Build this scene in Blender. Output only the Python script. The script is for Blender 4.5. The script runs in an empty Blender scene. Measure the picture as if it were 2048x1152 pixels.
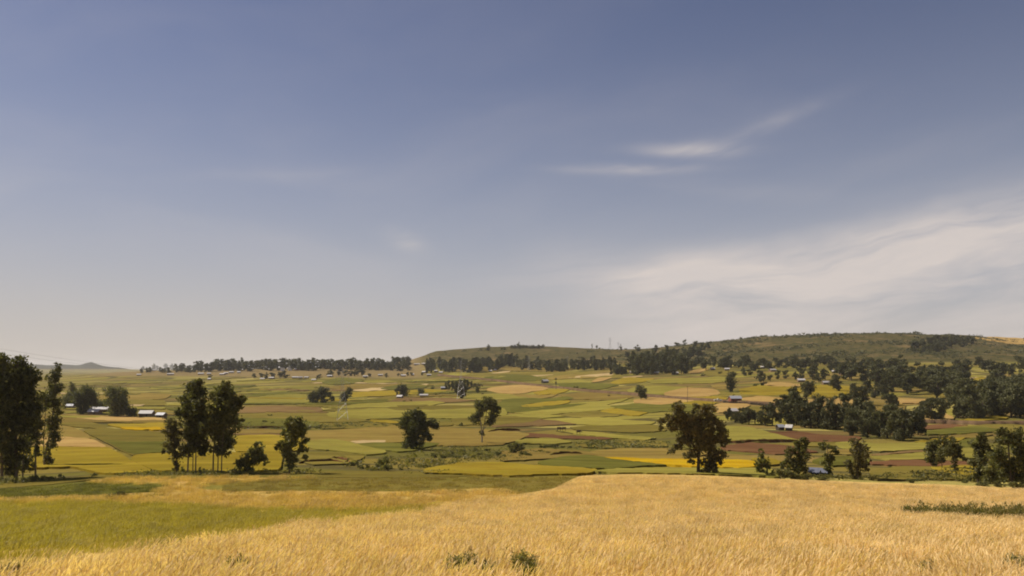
import bpy, math, random
import numpy as np
from mathutils import Vector, geometry

random.seed(11)
rng = np.random.default_rng(11)
scene = bpy.context.scene
COL = scene.collection
F = 1592.0            # focal length and horizon of the view, in units of a 2048 wide picture
CX, HY = 1024.0, 735.0

# ------------------------------------------------------------------ camera
cam_data = bpy.data.cameras.new("camera")
cam_data.sensor_width = 36.0
cam_data.lens = 36.0 * F / 2048.0
cam_data.shift_y = (HY - 576.0) / 2048.0
cam_data.clip_start = 0.2
cam_data.clip_end = 60000.0
cam = bpy.data.objects.new("camera", cam_data)
cam.rotation_euler = (math.radians(90), 0, 0)
COL.objects.link(cam)
scene.camera = cam

# ------------------------------------------------------------------ view and render settings
scene.view_settings.view_transform = 'Standard'
scene.view_settings.look = 'None'
scene.view_settings.exposure = 0.25
scene.view_settings.gamma = 1.0
scene.view_settings.use_curve_mapping = False
try:
    scene.cycles.use_denoising = True
    scene.cycles.filter_width = 1.9
    scene.cycles.max_bounces = 5
    scene.cycles.transparent_max_bounces = 4
    scene.cycles.volume_bounces = 1
    scene.cycles.sample_clamp_indirect = 4.0
except Exception:
    pass

SUN_EL = math.radians(47.0)
SUN_AHEAD = math.radians(24.0)      # sun stands to the left and a little ahead of the camera
SUN_POS = Vector((-math.cos(SUN_AHEAD) * math.cos(SUN_EL), math.sin(SUN_AHEAD) * math.cos(SUN_EL), math.sin(SUN_EL)))

# ------------------------------------------------------------------ node helper
class NT:
    def __init__(self, tree):
        self.t = tree
    def n(self, kind, **kw):
        nd = self.t.nodes.new(kind)
        for k, v in kw.items():
            setattr(nd, k, v)
        return nd
    def link(self, a, b):
        self.t.links.new(a, b)
    def put(self, v, sock):
        if isinstance(v, bpy.types.NodeSocket):
            self.link(v, sock)
        else:
            sock.default_value = v
    def m(self, op, a, b=0.0, c=0.0, clamp=False):
        nd = self.n('ShaderNodeMath', operation=op, use_clamp=clamp)
        for v, s in zip((a, b, c), nd.inputs):
            self.put(v, s)
        return nd.outputs[0]
    def ramp(self, v, lo, hi, smooth=True):
        nd = self.n('ShaderNodeMapRange', interpolation_type='SMOOTHSTEP' if smooth else 'LINEAR')
        self.put(v, nd.inputs[0]); self.put(lo, nd.inputs[1]); self.put(hi, nd.inputs[2])
        return nd.outputs[0]
    def mix(self, fac, a, b, blend='MIX'):
        nd = self.n('ShaderNodeMix', data_type='RGBA', blend_type=blend)
        self.put(fac, nd.inputs[0])
        for v, s in ((a, nd.inputs[6]), (b, nd.inputs[7])):
            self.put(tuple(v) + (1.0,) if isinstance(v, (tuple, list)) and len(v) == 3 else v, s)
        return nd.outputs[2]
    def comb(self, x, y, z):
        nd = self.n('ShaderNodeCombineXYZ')
        for v, s in zip((x, y, z), nd.inputs):
            self.put(v, s)
        return nd.outputs[0]
    def noise(self, vec, scale, detail=4.0, rough=0.55, dist=0.0, dims='3D'):
        nd = self.n('ShaderNodeTexNoise', noise_dimensions=dims)
        self.put(vec, nd.inputs['Vector'])
        nd.inputs['Scale'].default_value = scale
        nd.inputs['Detail'].default_value = detail
        nd.inputs['Roughness'].default_value = rough
        nd.inputs['Distortion'].default_value = dist
        return nd.outputs['Fac']

# ------------------------------------------------------------------ world: sky, horizon veil, cirrus
world = bpy.data.worlds.new("World")
scene.world = world
world.use_nodes = True
wt = world.node_tree
wt.nodes.clear()
W = NT(wt)
sky = W.n('ShaderNodeTexSky', sky_type='NISHITA')
sky.sun_disc = False
sky.sun_elevation = SUN_EL
sky.sun_rotation = math.atan2(SUN_POS.x, SUN_POS.y)
sky.altitude = 2000.0
sky.air_density = 1.0
sky.dust_density = 2.0
sky.ozone_density = 2.0
tc = W.n('ShaderNodeTexCoord')
sep = W.n('ShaderNodeSeparateXYZ')
W.link(tc.outputs['Generated'], sep.inputs[0])
dx, dy, dz = sep.outputs
az = W.m('ARCTAN2', dx, dy)                 # compass angle, radians, 0 ahead, + to the right
el = W.m('ARCSINE', dz)
hs = W.n('ShaderNodeHueSaturation')
W.link(sky.outputs[0], hs.inputs['Color'])
hs.inputs['Saturation'].default_value = 0.80
tint = W.mix(1.0, hs.outputs[0], (0.485, 0.505, 0.655), 'MULTIPLY')
# dusty veil that thickens towards the horizon and towards the sun side
veil = W.m('POWER', 2.718, W.m('MULTIPLY', W.m('POWER', W.m('DIVIDE', W.m('MAXIMUM', el, 0.0), 0.25), 1.6), -1.0))
left = W.ramp(az, 0.75, -0.95)
veil = W.m('MULTIPLY', veil, W.m('ADD', 0.80, W.m('MULTIPLY', left, 0.17)), clamp=True)
warm = W.m('POWER', 2.718, W.m('MULTIPLY', W.m('POWER', W.m('DIVIDE', W.m('MAXIMUM', el, 0.0), W.m('ADD', 0.085, W.m('MULTIPLY', left, 0.09))), 1.3), -1.0))
base = W.mix(veil, tint, W.mix(warm, (4.60, 4.70, 4.75), (5.60, 5.0, 4.45)))
# cirrus
vec = W.comb(az, el, 0.0)
warp = W.noise(W.comb(W.m('MULTIPLY', az, 2.2), W.m('MULTIPLY', el, 4.0), 3.0), 1.4, 4.0)
el2 = W.m('ADD', el, W.m('MULTIPLY', W.m('SUBTRACT', warp, 0.5), 0.10))
el3 = W.m('SUBTRACT', el2, W.m('MULTIPLY', az, 0.11))      # streaks rise gently to the right
streak = W.noise(W.comb(W.m('MULTIPLY', az, 3.0), W.m('MULTIPLY', el3, 17.0), 7.3), 1.35, 6.0, 0.58, 0.5)
soft = W.noise(W.comb(W.m('MULTIPLY', az, 2.2), W.m('MULTIPLY', el3, 7.0), 1.7), 1.1, 4.0, 0.5, 0.3)
band_top = W.ramp(el3, 0.128, 0.080)
band_bot = W.ramp(el2, -0.03, 0.035)
band_az = W.ramp(az, 0.02, 0.24)
band = W.m('MULTIPLY', W.m('MULTIPLY', band_top, band_bot), band_az)
cir = W.m('MULTIPLY', W.m('MULTIPLY', band, 0.8), W.ramp(W.m('ADD', W.m('MULTIPLY', streak, 0.55), W.m('MULTIPLY', soft, 0.55)), 0.29, 0.64))
def wisp(a0, e0, ra, re, tilt, amount):
    da = W.m('SUBTRACT', az, a0)
    de = W.m('SUBTRACT', W.m('SUBTRACT', W.m('ADD', el, W.m('MULTIPLY', W.m('SUBTRACT', warp, 0.5), 0.02)), e0), W.m('MULTIPLY', da, tilt))
    d2 = W.m('ADD', W.m('POWER', W.m('DIVIDE', da, ra), 2.0), W.m('POWER', W.m('DIVIDE', de, re), 2.0))
    g = W.m('POWER', 2.718, W.m('MULTIPLY', d2, -1.0))
    return W.m('MULTIPLY', g, W.m('MULTIPLY', W.ramp(streak, 0.25, 0.62), amount))
wisps = [(0.235, 0.130, 0.13, 0.020, 0.10, 0.42), (0.50, 0.150, 0.15, 0.040, 0.16, 0.38), (0.38, 0.085, 0.20, 0.032, 0.02, 0.36), (0.15, 0.105, 0.09, 0.040, 0.0, 0.22), (0.02, 0.11, 0.12, 0.025, 0.05, 0.16), (0.218, 0.262, 0.055, 0.0075, -0.05, 0.58), (0.150, 0.242, 0.075, 0.006, -0.02, 0.52), (0.245, 0.262, 0.03, 0.011, -0.02, 0.35),
         (0.315, 0.284, 0.06, 0.010, 0.30, 0.28), (-0.133, 0.160, 0.022, 0.012, -0.2, 0.55), (-0.30, 0.225, 0.10, 0.010, 0.12, 0.14),
         (0.055, 0.138, 0.05, 0.022, 0.1, 0.16), (0.26, 0.215, 0.12, 0.012, -0.15, 0.10)]
fibre = W.noise(W.comb(W.m('MULTIPLY', az, 9.0), W.m('MULTIPLY', el3, 60.0), 2.2), 1.2, 6.0, 0.62, 0.8)
for w in wisps:
    cir = W.m('ADD', cir, wisp(*w), clamp=True)
thin = W.m('MULTIPLY', W.ramp(soft, 0.42, 0.75), W.m('MULTIPLY', W.ramp(el, 0.75, 0.1), W.m('ADD', 0.07, W.m('MULTIPLY', left, 0.10))))
cir = W.m('ADD', W.m('MULTIPLY', W.m('MULTIPLY', cir, W.m('ADD', 0.78, W.m('MULTIPLY', fibre, 0.45))), 0.88), thin, clamp=True)
final = W.mix(cir, base, (6.7, 6.0, 5.6))
bg = W.n('ShaderNodeBackground')
W.link(final, bg.inputs['Color'])
bg.inputs['Strength'].default_value = 0.085
wo = W.n('ShaderNodeOutputWorld')
W.link(bg.outputs[0], wo.inputs['Surface'])

# ------------------------------------------------------------------ sun
sun_data = bpy.data.lights.new("sun", 'SUN')
sun_data.energy = 4.5
sun_data.angle = math.radians(0.5)
sun_data.color = (1.0, 0.92, 0.80)
sun = bpy.data.objects.new("sun", sun_data)
sun.rotation_euler = (-SUN_POS).to_track_quat('-Z', 'Y').to_euler()
sun.location = SUN_POS * 500
COL.objects.link(sun)

# ------------------------------------------------------------------ materials
def new_mat(name):
    m = bpy.data.materials.new(name)
    m.use_nodes = True
    m.node_tree.nodes.clear()
    return m, NT(m.node_tree)

def finish(T, color, rough=0.9, bump=None, bump_d=0.1, bump_s=0.6, spec=0.15, metal=0.0):
    b = T.n('ShaderNodeBsdfPrincipled')
    T.put(color if isinstance(color, bpy.types.NodeSocket) else tuple(color) + (1.0,), b.inputs['Base Color'])
    T.put(rough, b.inputs['Roughness'])
    b.inputs['Specular IOR Level'].default_value = spec
    b.inputs['Metallic'].default_value = metal
    if bump is not None:
        bp = T.n('ShaderNodeBump')
        bp.inputs['Strength'].default_value = bump_s
        bp.inputs['Distance'].default_value = bump_d
        T.link(bump, bp.inputs['Height'])
        T.link(bp.outputs[0], b.inputs['Normal'])
    o = T.n('ShaderNodeOutputMaterial')
    T.link(b.outputs[0], o.inputs['Surface'])
    return b

def crop_mat(name, c1, c2, rows=0.25, ang=0.15, fleck=0.35):
    m, T = new_mat(name)
    tcn = T.n('ShaderNodeTexCoord')
    p = tcn.outputs['Object']
    inf = T.n('ShaderNodeObjectInfo')
    mp = T.n('ShaderNodeMapping')
    T.link(p, mp.inputs['Vector'])
    mp.inputs['Rotation'].default_value = (0, 0, ang)
    mp.inputs['Scale'].default_value = (0.06, 0.5, 0.3)
    big = T.noise(p, 0.022, 4.0, 0.6)
    mid = T.noise(p, 0.16, 4.0, 0.6)
    fine = T.noise(p, 1.7, 3.0, 0.7)
    row = T.noise(mp.outputs[0], 0.8, 3.0, 0.6)
    mp2 = T.n('ShaderNodeMapping')
    T.link(p, mp2.inputs['Vector'])
    mp2.inputs['Rotation'].default_value = (0, 0, ang * 0.7)
    mp2.inputs['Scale'].default_value = (0.010, 0.085, 0.05)
    strk = T.noise(mp2.outputs[0], 1.0, 5.0, 0.62)
    f = T.m('ADD', T.m('MULTIPLY', big, 0.4), T.m('ADD', T.m('MULTIPLY', mid, 0.25), T.m('MULTIPLY', strk, 0.6)))
    f = T.ramp(f, 0.45, 0.80)
    c1 = tuple(c * 0.80 for c in c1); c2 = tuple(c * 1.06 for c in c2)
    col = T.mix(f, c1, c2)
    val = T.m('ADD', 1.0, T.m('MULTIPLY', T.m('SUBTRACT', row, 0.5), rows * 3))
    val = T.m('ADD', val, T.m('MULTIPLY', T.m('SUBTRACT', fine, 0.5), fleck * 2))
    val = T.m('ADD', val, T.m('MULTIPLY', T.m('SUBTRACT', inf.outputs['Random'], 0.5), 0.22))
    h = T.n('ShaderNodeHueSaturation')
    T.link(col, h.inputs['Color'])
    T.link(val, h.inputs['Value'])
    T.put(T.m('ADD', 0.5, T.m('MULTIPLY', T.m('SUBTRACT', mid, 0.5), 0.04)), h.inputs['Hue'])
    bumpv = T.m('ADD', T.m('MULTIPLY', fine, 0.6), T.m('MULTIPLY', row, 0.6))
    finish(T, h.outputs[0], 1.0, bumpv, 0.35, 0.7, 0.0)
    return m

MATS = {
    'N': crop_mat('near_ripe_wheat', (0.50, 0.325, 0.10), (0.60, 0.40, 0.13), 0.08, 0.1, 0.20),
    'S': crop_mat('orange_ripe_wheat', (0.44, 0.285, 0.078), (0.51, 0.335, 0.096), 0.08, 0.1, 0.20),
    'E': crop_mat('near_meadow', (0.33, 0.235, 0.036), (0.39, 0.28, 0.042), 0.10, -0.2, 0.2),
    'W': crop_mat('ripe_wheat', (0.375, 0.235, 0.075), (0.43, 0.28, 0.095), 0.10, 0.1, 0.20),
    'T': crop_mat('tan_stubble', (0.205, 0.142, 0.036), (0.235, 0.165, 0.042), 0.16, 0.1, 0.22),
    'Y': crop_mat('yellow_green_crop', (0.262, 0.188, 0.022), (0.305, 0.22, 0.027), 0.14, -0.2, 0.22),
    'L': crop_mat('light_green_crop', (0.235, 0.2, 0.04), (0.275, 0.228, 0.046), 0.12, 0.15, 0.18),
    'G': crop_mat('green_crop', (0.108, 0.104, 0.021), (0.144, 0.129, 0.026), 0.14, 0.1, 0.2),
    'O': crop_mat('olive_pasture', (0.16, 0.128, 0.028), (0.198, 0.152, 0.033), 0.16, 0.05, 0.25),
    'B': crop_mat('brown_fallow', (0.165, 0.103, 0.042), (0.20, 0.125, 0.048), 0.2, 0.1, 0.28),
    'R': crop_mat('ploughed_red_soil', (0.13, 0.062, 0.029), (0.16, 0.08, 0.036), 0.22, 0.1, 0.28),
    'M': crop_mat('mustard_bloom', (0.4, 0.24, 0.01), (0.44, 0.275, 0.014), 0.08, 0.0, 0.2),
    'P': crop_mat('pale_cut_straw', (0.4, 0.285, 0.13), (0.46, 0.33, 0.15), 0.12, 0.1, 0.2),
    'V': crop_mat('bund_grass', (0.085, 0.075, 0.026), (0.13, 0.105, 0.036), 0.1, 0.1, 0.3),
    'D': crop_mat('dirt', (0.15, 0.095, 0.052), (0.19, 0.12, 0.065), 0.25, 0.1, 0.3),
}

def ground_material():
    m, T = new_mat('valley_ground')
    tcn = T.n('ShaderNodeTexCoord')
    p = tcn.outputs['Object']
    # strip fields: stretched cells, each of one crop
    wob = T.noise(p, 0.006, 3.0, 0.5)
    sp = T.n('ShaderNodeSeparateXYZ'); T.link(p, sp.inputs[0])
    yy = T.m('ADD', sp.outputs[1], T.m('MULTIPLY', T.m('SUBTRACT', wob, 0.5), 90.0))
    yy = T.m('ADD', yy, T.m('MULTIPLY', sp.outputs[0], -0.10))
    v = T.comb(T.m('MULTIPLY', sp.outputs[0], 1 / 95.0), T.m('MULTIPLY', yy, 1 / 26.0), 0.0)
    vo = T.n('ShaderNodeTexVoronoi', voronoi_dimensions='2D')
    ve = T.n('ShaderNodeTexVoronoi', voronoi_dimensions='2D', feature='DISTANCE_TO_EDGE')
    for q in (vo, ve):
        T.link(v, q.inputs['Vector'])
        q.inputs['Scale'].default_value = 1.0
        q.inputs['Randomness'].default_value = 0.9
    sc = T.n('ShaderNodeSeparateColor'); T.link(vo.outputs['Color'], sc.inputs[0])
    cr = T.n('ShaderNodeValToRGB')
    cr.color_ramp.interpolation = 'CONSTANT'
    pal = [(0.0, (0.205, 0.155, 0.036)), (0.18, (0.27, 0.226, 0.045)), (0.36, (0.14, 0.122, 0.028)), (0.5, (0.24, 0.165, 0.048)),
           (0.62, (0.215, 0.178, 0.037)), (0.74, (0.175, 0.118, 0.040)), (0.82, (0.35, 0.285, 0.08)), (0.92, (0.12, 0.108, 0.026))]
    els = cr.color_ramp.elements
    els[0].position, els[0].color = pal[0][0], pal[0][1] + (1,)
    els[1].position, els[1].color = pal[1][0], pal[1][1] + (1,)
    for pos, c in pal[2:]:
        e = els.new(pos); e.color = c + (1,)
    T.link(sc.outputs[0], cr.inputs[0])
    big = T.noise(p, 0.012, 5.0, 0.6)
    mid = T.noise(p, 0.09, 5.0, 0.65)
    fine = T.noise(p, 0.8, 3.0, 0.7)
    plain = T.mix(T.m('MULTIPLY', T.ramp(big, 0.35, 0.75), 0.35), cr.outputs[0], (0.20, 0.155, 0.04))
    plain = T.mix(T.ramp(ve.outputs['Distance'], 0.10, 0.03), plain, (0.11, 0.09, 0.032))
    # pasture and hillside: dry grass with scrub and bare patches
    hill = T.mix(T.ramp(mid, 0.36, 0.60), (0.042, 0.045, 0.016), (0.125, 0.096, 0.038))
    hill = T.mix(T.ramp(T.noise(p, 0.02, 4.0, 0.6), 0.52, 0.68), hill, (0.20, 0.135, 0.06))
    hill = T.mix(T.ramp(T.noise(p, 0.035, 6.0, 0.7), 0.50, 0.60), hill, (0.07, 0.066, 0.024))
    past = T.mix(T.ramp(mid, 0.3, 0.7), (0.20, 0.145, 0.06), (0.245, 0.175, 0.075))
    at = T.n('ShaderNodeAttribute', attribute_name='land')
    sa = T.n('ShaderNodeSeparateColor'); T.link(at.outputs['Color'], sa.inputs[0])
    col = T.mix(sa.outputs[1], plain, past)
    col = T.mix(sa.outputs[0], col, hill)
    col = T.mix(sa.outputs[2], col, (0.035, 0.036, 0.02))
    val = T.m('ADD', 0.78, T.m('MULTIPLY', fine, 0.44))
    h = T.n('ShaderNodeHueSaturation'); T.link(col, h.inputs['Color']); T.link(val, h.inputs['Value'])
    finish(T, h.outputs[0], 0.95, T.m('ADD', fine, T.m('MULTIPLY', mid, 3.0)), 0.8, 0.6, 0.0)
    return m

def leaf_mat(name, c1, c2, warm=(0.14, 0.10, 0.04), transl=0.38):
    m, T = new_mat(name)
    g = T.n('ShaderNodeNewGeometry')
    inf = T.n('ShaderNodeObjectInfo')
    tcn = T.n('ShaderNodeTexCoord')
    n1 = T.noise(tcn.outputs['Object'], 0.9, 3.0)
    col = T.mix(T.ramp(T.m('ADD', T.m('MULTIPLY', g.outputs['Random Per Island'], 0.5), T.m('MULTIPLY', n1, 0.6)), 0.25, 0.85), c1, c2)
    col = T.mix(T.m('MULTIPLY', T.ramp(n1, 0.55, 0.75), 0.5), col, warm)
    h = T.n('ShaderNodeHueSaturation'); T.link(col, h.inputs['Color'])
    T.put(T.m('ADD', 0.78, T.m('MULTIPLY', inf.outputs['Random'], 0.5)), h.inputs['Value'])
    d = T.n('ShaderNodeBsdfPrincipled')
    T.link(h.outputs[0], d.inputs['Base Color'])
    d.inputs['Roughness'].default_value = 0.6
    d.inputs['Specular IOR Level'].default_value = 0.22
    tr = T.n('ShaderNodeBsdfTranslucent')
    T.link(T.mix(1.0, h.outputs[0], (1.2, 1.25, 0.6), 'MULTIPLY'), tr.inputs['Color'])
    mx = T.n('ShaderNodeMixShader')
    mx.inputs[0].default_value = transl
    T.link(d.outputs[0], mx.inputs[1]); T.link(tr.outputs[0], mx.inputs[2])
    o = T.n('ShaderNodeOutputMaterial'); T.link(mx.outputs[0], o.inputs['Surface'])
    return m

LEAF_EUC = leaf_mat('eucalyptus_leaves', (0.070, 0.070, 0.026), (0.180, 0.167, 0.059))
LEAF_BROAD = leaf_mat('broad_leaves', (0.066, 0.069, 0.024), (0.158, 0.155, 0.049), (0.188, 0.136, 0.055))
LEAF_BROWN = leaf_mat('dusty_leaves', (0.098, 0.083, 0.035), (0.220, 0.184, 0.074), (0.285, 0.188, 0.088))
LEAF_BUSH = leaf_mat('bush_leaves', (0.096, 0.096, 0.034), (0.216, 0.199, 0.068))
LEAF_FAR = leaf_mat('woodland_leaves', (0.068, 0.070, 0.028), (0.131, 0.124, 0.047), (0.157, 0.121, 0.053), 0.2)

def simple_mat(name, c, rough=0.9, var=0.25, scale=2.0, metal=0.0, spec=0.2, bump_d=0.03):
    m, T = new_mat(name)
    tcn = T.n('ShaderNodeTexCoord')
    nz = T.noise(tcn.outputs['Object'], scale, 5.0, 0.65)
    inf = T.n('ShaderNodeObjectInfo')
    h = T.n('ShaderNodeHueSaturation')
    h.inputs['Color'].default_value = tuple(c) + (1,)
    T.put(T.m('ADD', T.m('ADD', 1.0 - var, T.m('MULTIPLY', nz, 2 * var)), T.m('MULTIPLY', T.m('SUBTRACT', inf.outputs['Random'], 0.5), var)), h.inputs['Value'])
    finish(T, h.outputs[0], rough, nz, bump_d, 0.5, spec, metal)
    return m

BARK = simple_mat('eucalyptus_bark', (0.17, 0.125, 0.08), 0.9, 0.35, 1.5)
BARK_DARK = simple_mat('dark_bark', (0.075, 0.055, 0.038), 0.9, 0.35, 1.5)
BARK_PALE = simple_mat('pale_bark', (0.34, 0.29, 0.20), 0.85, 0.3, 1.2)
TIN = simple_mat('tin_roof', (0.52, 0.485, 0.45), 0.5, 0.25, 0.8, 0.0, 0.5)
TIN_GREY = simple_mat('weathered_tin', (0.34, 0.34, 0.36), 0.5, 0.2, 0.8, 0.0, 0.4)
TIN_BLUE = simple_mat('bluish_tin', (0.17, 0.18, 0.23), 0.45, 0.2, 0.8, 0.0, 0.5)
MUD = simple_mat('mud_wall', (0.19, 0.125, 0.075), 0.95, 0.25, 0.9)
MUD_RED = simple_mat('red_mud_wall', (0.23, 0.082, 0.045), 0.95, 0.2, 0.9)
WHITEWASH = simple_mat('whitewash', (0.72, 0.70, 0.68), 0.9, 0.1, 0.9)
DARKWOOD = simple_mat('dark_wood', (0.05, 0.038, 0.028), 0.9, 0.3, 3.0)
THATCH = simple_mat('thatch', (0.25, 0.18, 0.10), 0.95, 0.3, 3.0)
STEEL = simple_mat('galvanised_steel', (0.42, 0.40, 0.37), 0.5, 0.1, 0.5, 0.3, 0.4)
CABLE = simple_mat('cable_metal', (0.20, 0.19, 0.19), 0.6, 0.1, 0.5)
WOOD = simple_mat('grey_wood', (0.15, 0.11, 0.075), 0.9, 0.3, 3.0)
HIDE = simple_mat('brown_hide', (0.07, 0.04, 0.022), 0.85, 0.3, 1.0)
PAINT = simple_mat('white_car_paint', (0.78, 0.78, 0.76), 0.35, 0.04, 0.5, 0.0, 0.5)
GLASS = simple_mat('dark_car_glass', (0.02, 0.022, 0.025), 0.15, 0.05, 0.5, 0.0, 0.5)
RUBBER = simple_mat('tyre_rubber', (0.02, 0.02, 0.02), 0.9, 0.2, 5.0)
STRAW = leaf_mat('straw_stalks', (0.566, 0.389, 0.178), (0.679, 0.475, 0.233), (0.597, 0.400, 0.182), 0.42)
STRAW_PALE = leaf_mat('pale_ears', (0.652, 0.471, 0.219), (0.754, 0.571, 0.296), (0.652, 0.456, 0.214), 0.42)
STRAW_ORANGE = leaf_mat('orange_straw', (0.48, 0.325, 0.105), (0.58, 0.40, 0.135), (0.50, 0.32, 0.10), 0.42)
GRASS = leaf_mat('grass_blades', (0.31, 0.255, 0.042), (0.41, 0.33, 0.055), (0.38, 0.275, 0.055), 0.40)
GRASS_GREEN = leaf_mat('green_blades', (0.115, 0.11, 0.022), (0.165, 0.15, 0.028), (0.17, 0.13, 0.035), 0.40)
GRASS_OLIVE = leaf_mat('olive_blades', (0.235, 0.175, 0.036), (0.31, 0.225, 0.046), (0.32, 0.20, 0.055), 0.40)
WEEDM = leaf_mat('weed_leaves', (0.125, 0.12, 0.034), (0.23, 0.195, 0.058), (0.25, 0.16, 0.07))

# ------------------------------------------------------------------ object helpers
def tag(o, label=None, cat=None, group=None, kind=None):
    if label: o['label'] = label
    if cat: o['category'] = cat
    if group: o['group'] = group
    if kind: o['kind'] = kind
    return o

def empty(name, loc, label=None, cat=None, group=None):
    o = bpy.data.objects.new(name, None)
    o.empty_display_size = 0.5
    o.location = loc
    COL.objects.link(o)
    return tag(o, label, cat, group)

def mesh_from(name, V, Fa, mats, mi=None, smooth=False):
    me = bpy.data.meshes.new(name)
    V = np.asarray(V, dtype=np.float32).reshape(-1, 3)
    if isinstance(Fa, np.ndarray):
        n, k = Fa.shape
        me.vertices.add(len(V)); me.vertices.foreach_set('co', V.ravel())
        me.loops.add(n * k); me.loops.foreach_set('vertex_index', Fa.astype(np.int32).ravel())
        me.polygons.add(n)
        me.polygons.foreach_set('loop_start', np.arange(0, n * k, k, dtype=np.int32))
        me.polygons.foreach_set('loop_total', np.full(n, k, dtype=np.int32))
    else:
        me.from_pydata(V.tolist(), [], Fa)
    for m in (mats if isinstance(mats, (list, tuple)) else [mats]):
        me.materials.append(m)
    if mi is not None:
        me.polygons.foreach_set('material_index', np.asarray(mi, dtype=np.int32))
    if smooth:
        me.polygons.foreach_set('use_smooth', np.ones(len(me.polygons), dtype=bool))
    me.update(calc_edges=True)
    return me

def obj(name, me, parent=None, loc=None):
    o = bpy.data.objects.new(name, me)
    if loc is not None: o.location = loc
    COL.objects.link(o)
    if parent: o.parent = parent
    return o

class MB:
    """collects boxes, tubes and loose polygons for one mesh"""
    def __init__(self):
        self.v, self.f = [], []
    def poly(self, pts):
        i = len(self.v)
        self.v += [tuple(p) for p in pts]
        self.f.append(tuple(range(i, i + len(pts))))
    def box(self, c, s, rz=0.0):
        cx, cy, cz = c; sx, sy, sz = s[0] / 2, s[1] / 2, s[2] / 2
        i = len(self.v); co, si = math.cos(rz), math.sin(rz)
        for x, y, z in ((-1, -1, -1), (1, -1, -1), (1, 1, -1), (-1, 1, -1), (-1, -1, 1), (1, -1, 1), (1, 1, 1), (-1, 1, 1)):
            X, Y = x * sx, y * sy
            self.v.append((cx + X * co - Y * si, cy + X * si + Y * co, cz + z * sz))
        for q in ((3, 2, 1, 0), (4, 5, 6, 7), (0, 1, 5, 4), (1, 2, 6, 5), (2, 3, 7, 6), (3, 0, 4, 7)):
            self.f.append(tuple(i + k for k in q))
    def tube(self, pts, radii, n=6):
        pts = [Vector(p) for p in pts]
        rings = []
        for k, p in enumerate(pts):
            d = (pts[min(k + 1, len(pts) - 1)] - pts[max(k - 1, 0)])
            d = d.normalized() if d.length > 1e-6 else Vector((0, 0, 1))
            a = d.orthogonal().normalized(); b = d.cross(a)
            r = radii[k] if isinstance(radii, (list, tuple)) else radii
            i = len(self.v)
            for j in range(n):
                t = 2 * math.pi * j / n
                self.v.append(tuple(p + a * (r * math.cos(t)) + b * (r * math.sin(t))))
            rings.append(i)
        for a, b in zip(rings, rings[1:]):
            for j in range(n):
                self.f.append((a + j, a + (j + 1) % n, b + (j + 1) % n, b + j))
        self.f.append(tuple(rings[0] + j for j in reversed(range(n))))
        self.f.append(tuple(rings[-1] + j for j in range(n)))
    def mesh(self, name, mat, smooth=False):
        return mesh_from(name, self.v, self.f, mat, smooth=smooth)
    def build(self, name, mat, parent=None, loc=None, smooth=False):
        return obj(name, self.mesh(name, mat, smooth), parent, loc)

# ------------------------------------------------------------------ terrain: a survey of the valley (rows: distance ahead; columns: bearings; entries: drop below eye level)
COLS = np.array([-1200, 0, 300, 600, 822, 878, 1050, 1250, 1400, 1550, 1750, 1900, 2048, 3200], float)
ROWS = {
    8:    [1312] * 12,
    15:   [1162] * 12,
    25:   [1098] * 12,
    40:   [1053] * 12,
    60:   [1020, 1020, 1020, 1020, 1020, 1020, 1020, 1022, 1022, 1024, 1026, 1030],
    85:   [992, 986, 982, 981, 981, 980, 980, 982, 985, 992, 997, 1003],
    115:  [967, 955, 952, 950, 950, 950, 951, 953, 959, 967, 971, 978],
    150:  [943, 935, 932, 930, 930, 930, 934, 936, 939, 943, 946, 950],
    200:  [915, 909, 912, 915, 914, 912, 915, 915, 915, 918, 919, 921],
    240:  [893, 890, 896, 899, 898, 897, 898, 897, 897, 897, 897, 897],
    300:  [868, 870, 872, 873, 873, 872, 870, 868, 868, 868, 867, 866],
    400:  [839, 841, 842, 842, 841, 840, 836, 833, 832, 830, 829, 828],
    500:  [819, 820, 821, 820, 819, 817, 811, 806, 802, 800, 799, 798],
    650:  [800, 800, 801, 800, 797, 794, 785, 778, 772, 770, 769, 768],
    800:  [787, 787, 786, 783, 779, 774, 763, 756, 750, 748, 746, 746],
    1000: [776, 775, 768, 764, 758, 754, 742, 735, 729, 724, 722, 722],
    1250: [768, 763, 751, 748, 741, 736, 724, 712, 699, 688, 692, 700],
    1500: [762, 743, 737, 733, 718, 712, 706, 690, 675, 668, 673, 683],
    1750: [758, 742, 736, 720, 702, 698, 699.5, 687, 673.5, 668, 671, 680],
    2050: [755, 743, 738, 724, 704, 693, 700, 690, 675, 670, 671.5, 678],
    3000: [749.5, 748, 746, 740, 728, 722, 722, 712, 705, 700, 702, 706],
    6000: [743, 743, 742, 741, 738, 736, 735, 733, 730, 730, 730, 730],
    12500: [738.5] * 12,
}
def pchip_slopes(x, y):
    h = np.diff(x)[:, None]; d = np.diff(y, axis=0) / h
    m = np.zeros_like(y)
    w1 = 2 * h[1:] + h[:-1]; w2 = h[1:] + 2 * h[:-1]
    ok = d[:-1] * d[1:] > 0
    with np.errstate(divide='ignore', invalid='ignore'):
        hm = (w1 + w2) / (w1 / d[:-1] + w2 / d[1:])
    m[1:-1] = np.where(ok, hm, 0)
    m[0], m[-1] = d[0], d[-1]
    return m
def hermite(x, y, m, xq):
    i = np.clip(np.searchsorted(x, xq) - 1, 0, len(x) - 2)
    h = (x[i + 1] - x[i])
    t = ((xq - x[i]) / h)[:, None]; h = h[:, None]
    return ((1 + 2 * t) * (1 - t) ** 2) * y[i] + t * (1 - t) ** 2 * h * m[i] + t * t * (3 - 2 * t) * y[i + 1] + t * t * (t - 1) * h * m[i + 1]
_ry = np.array(sorted(ROWS), float)
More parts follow.
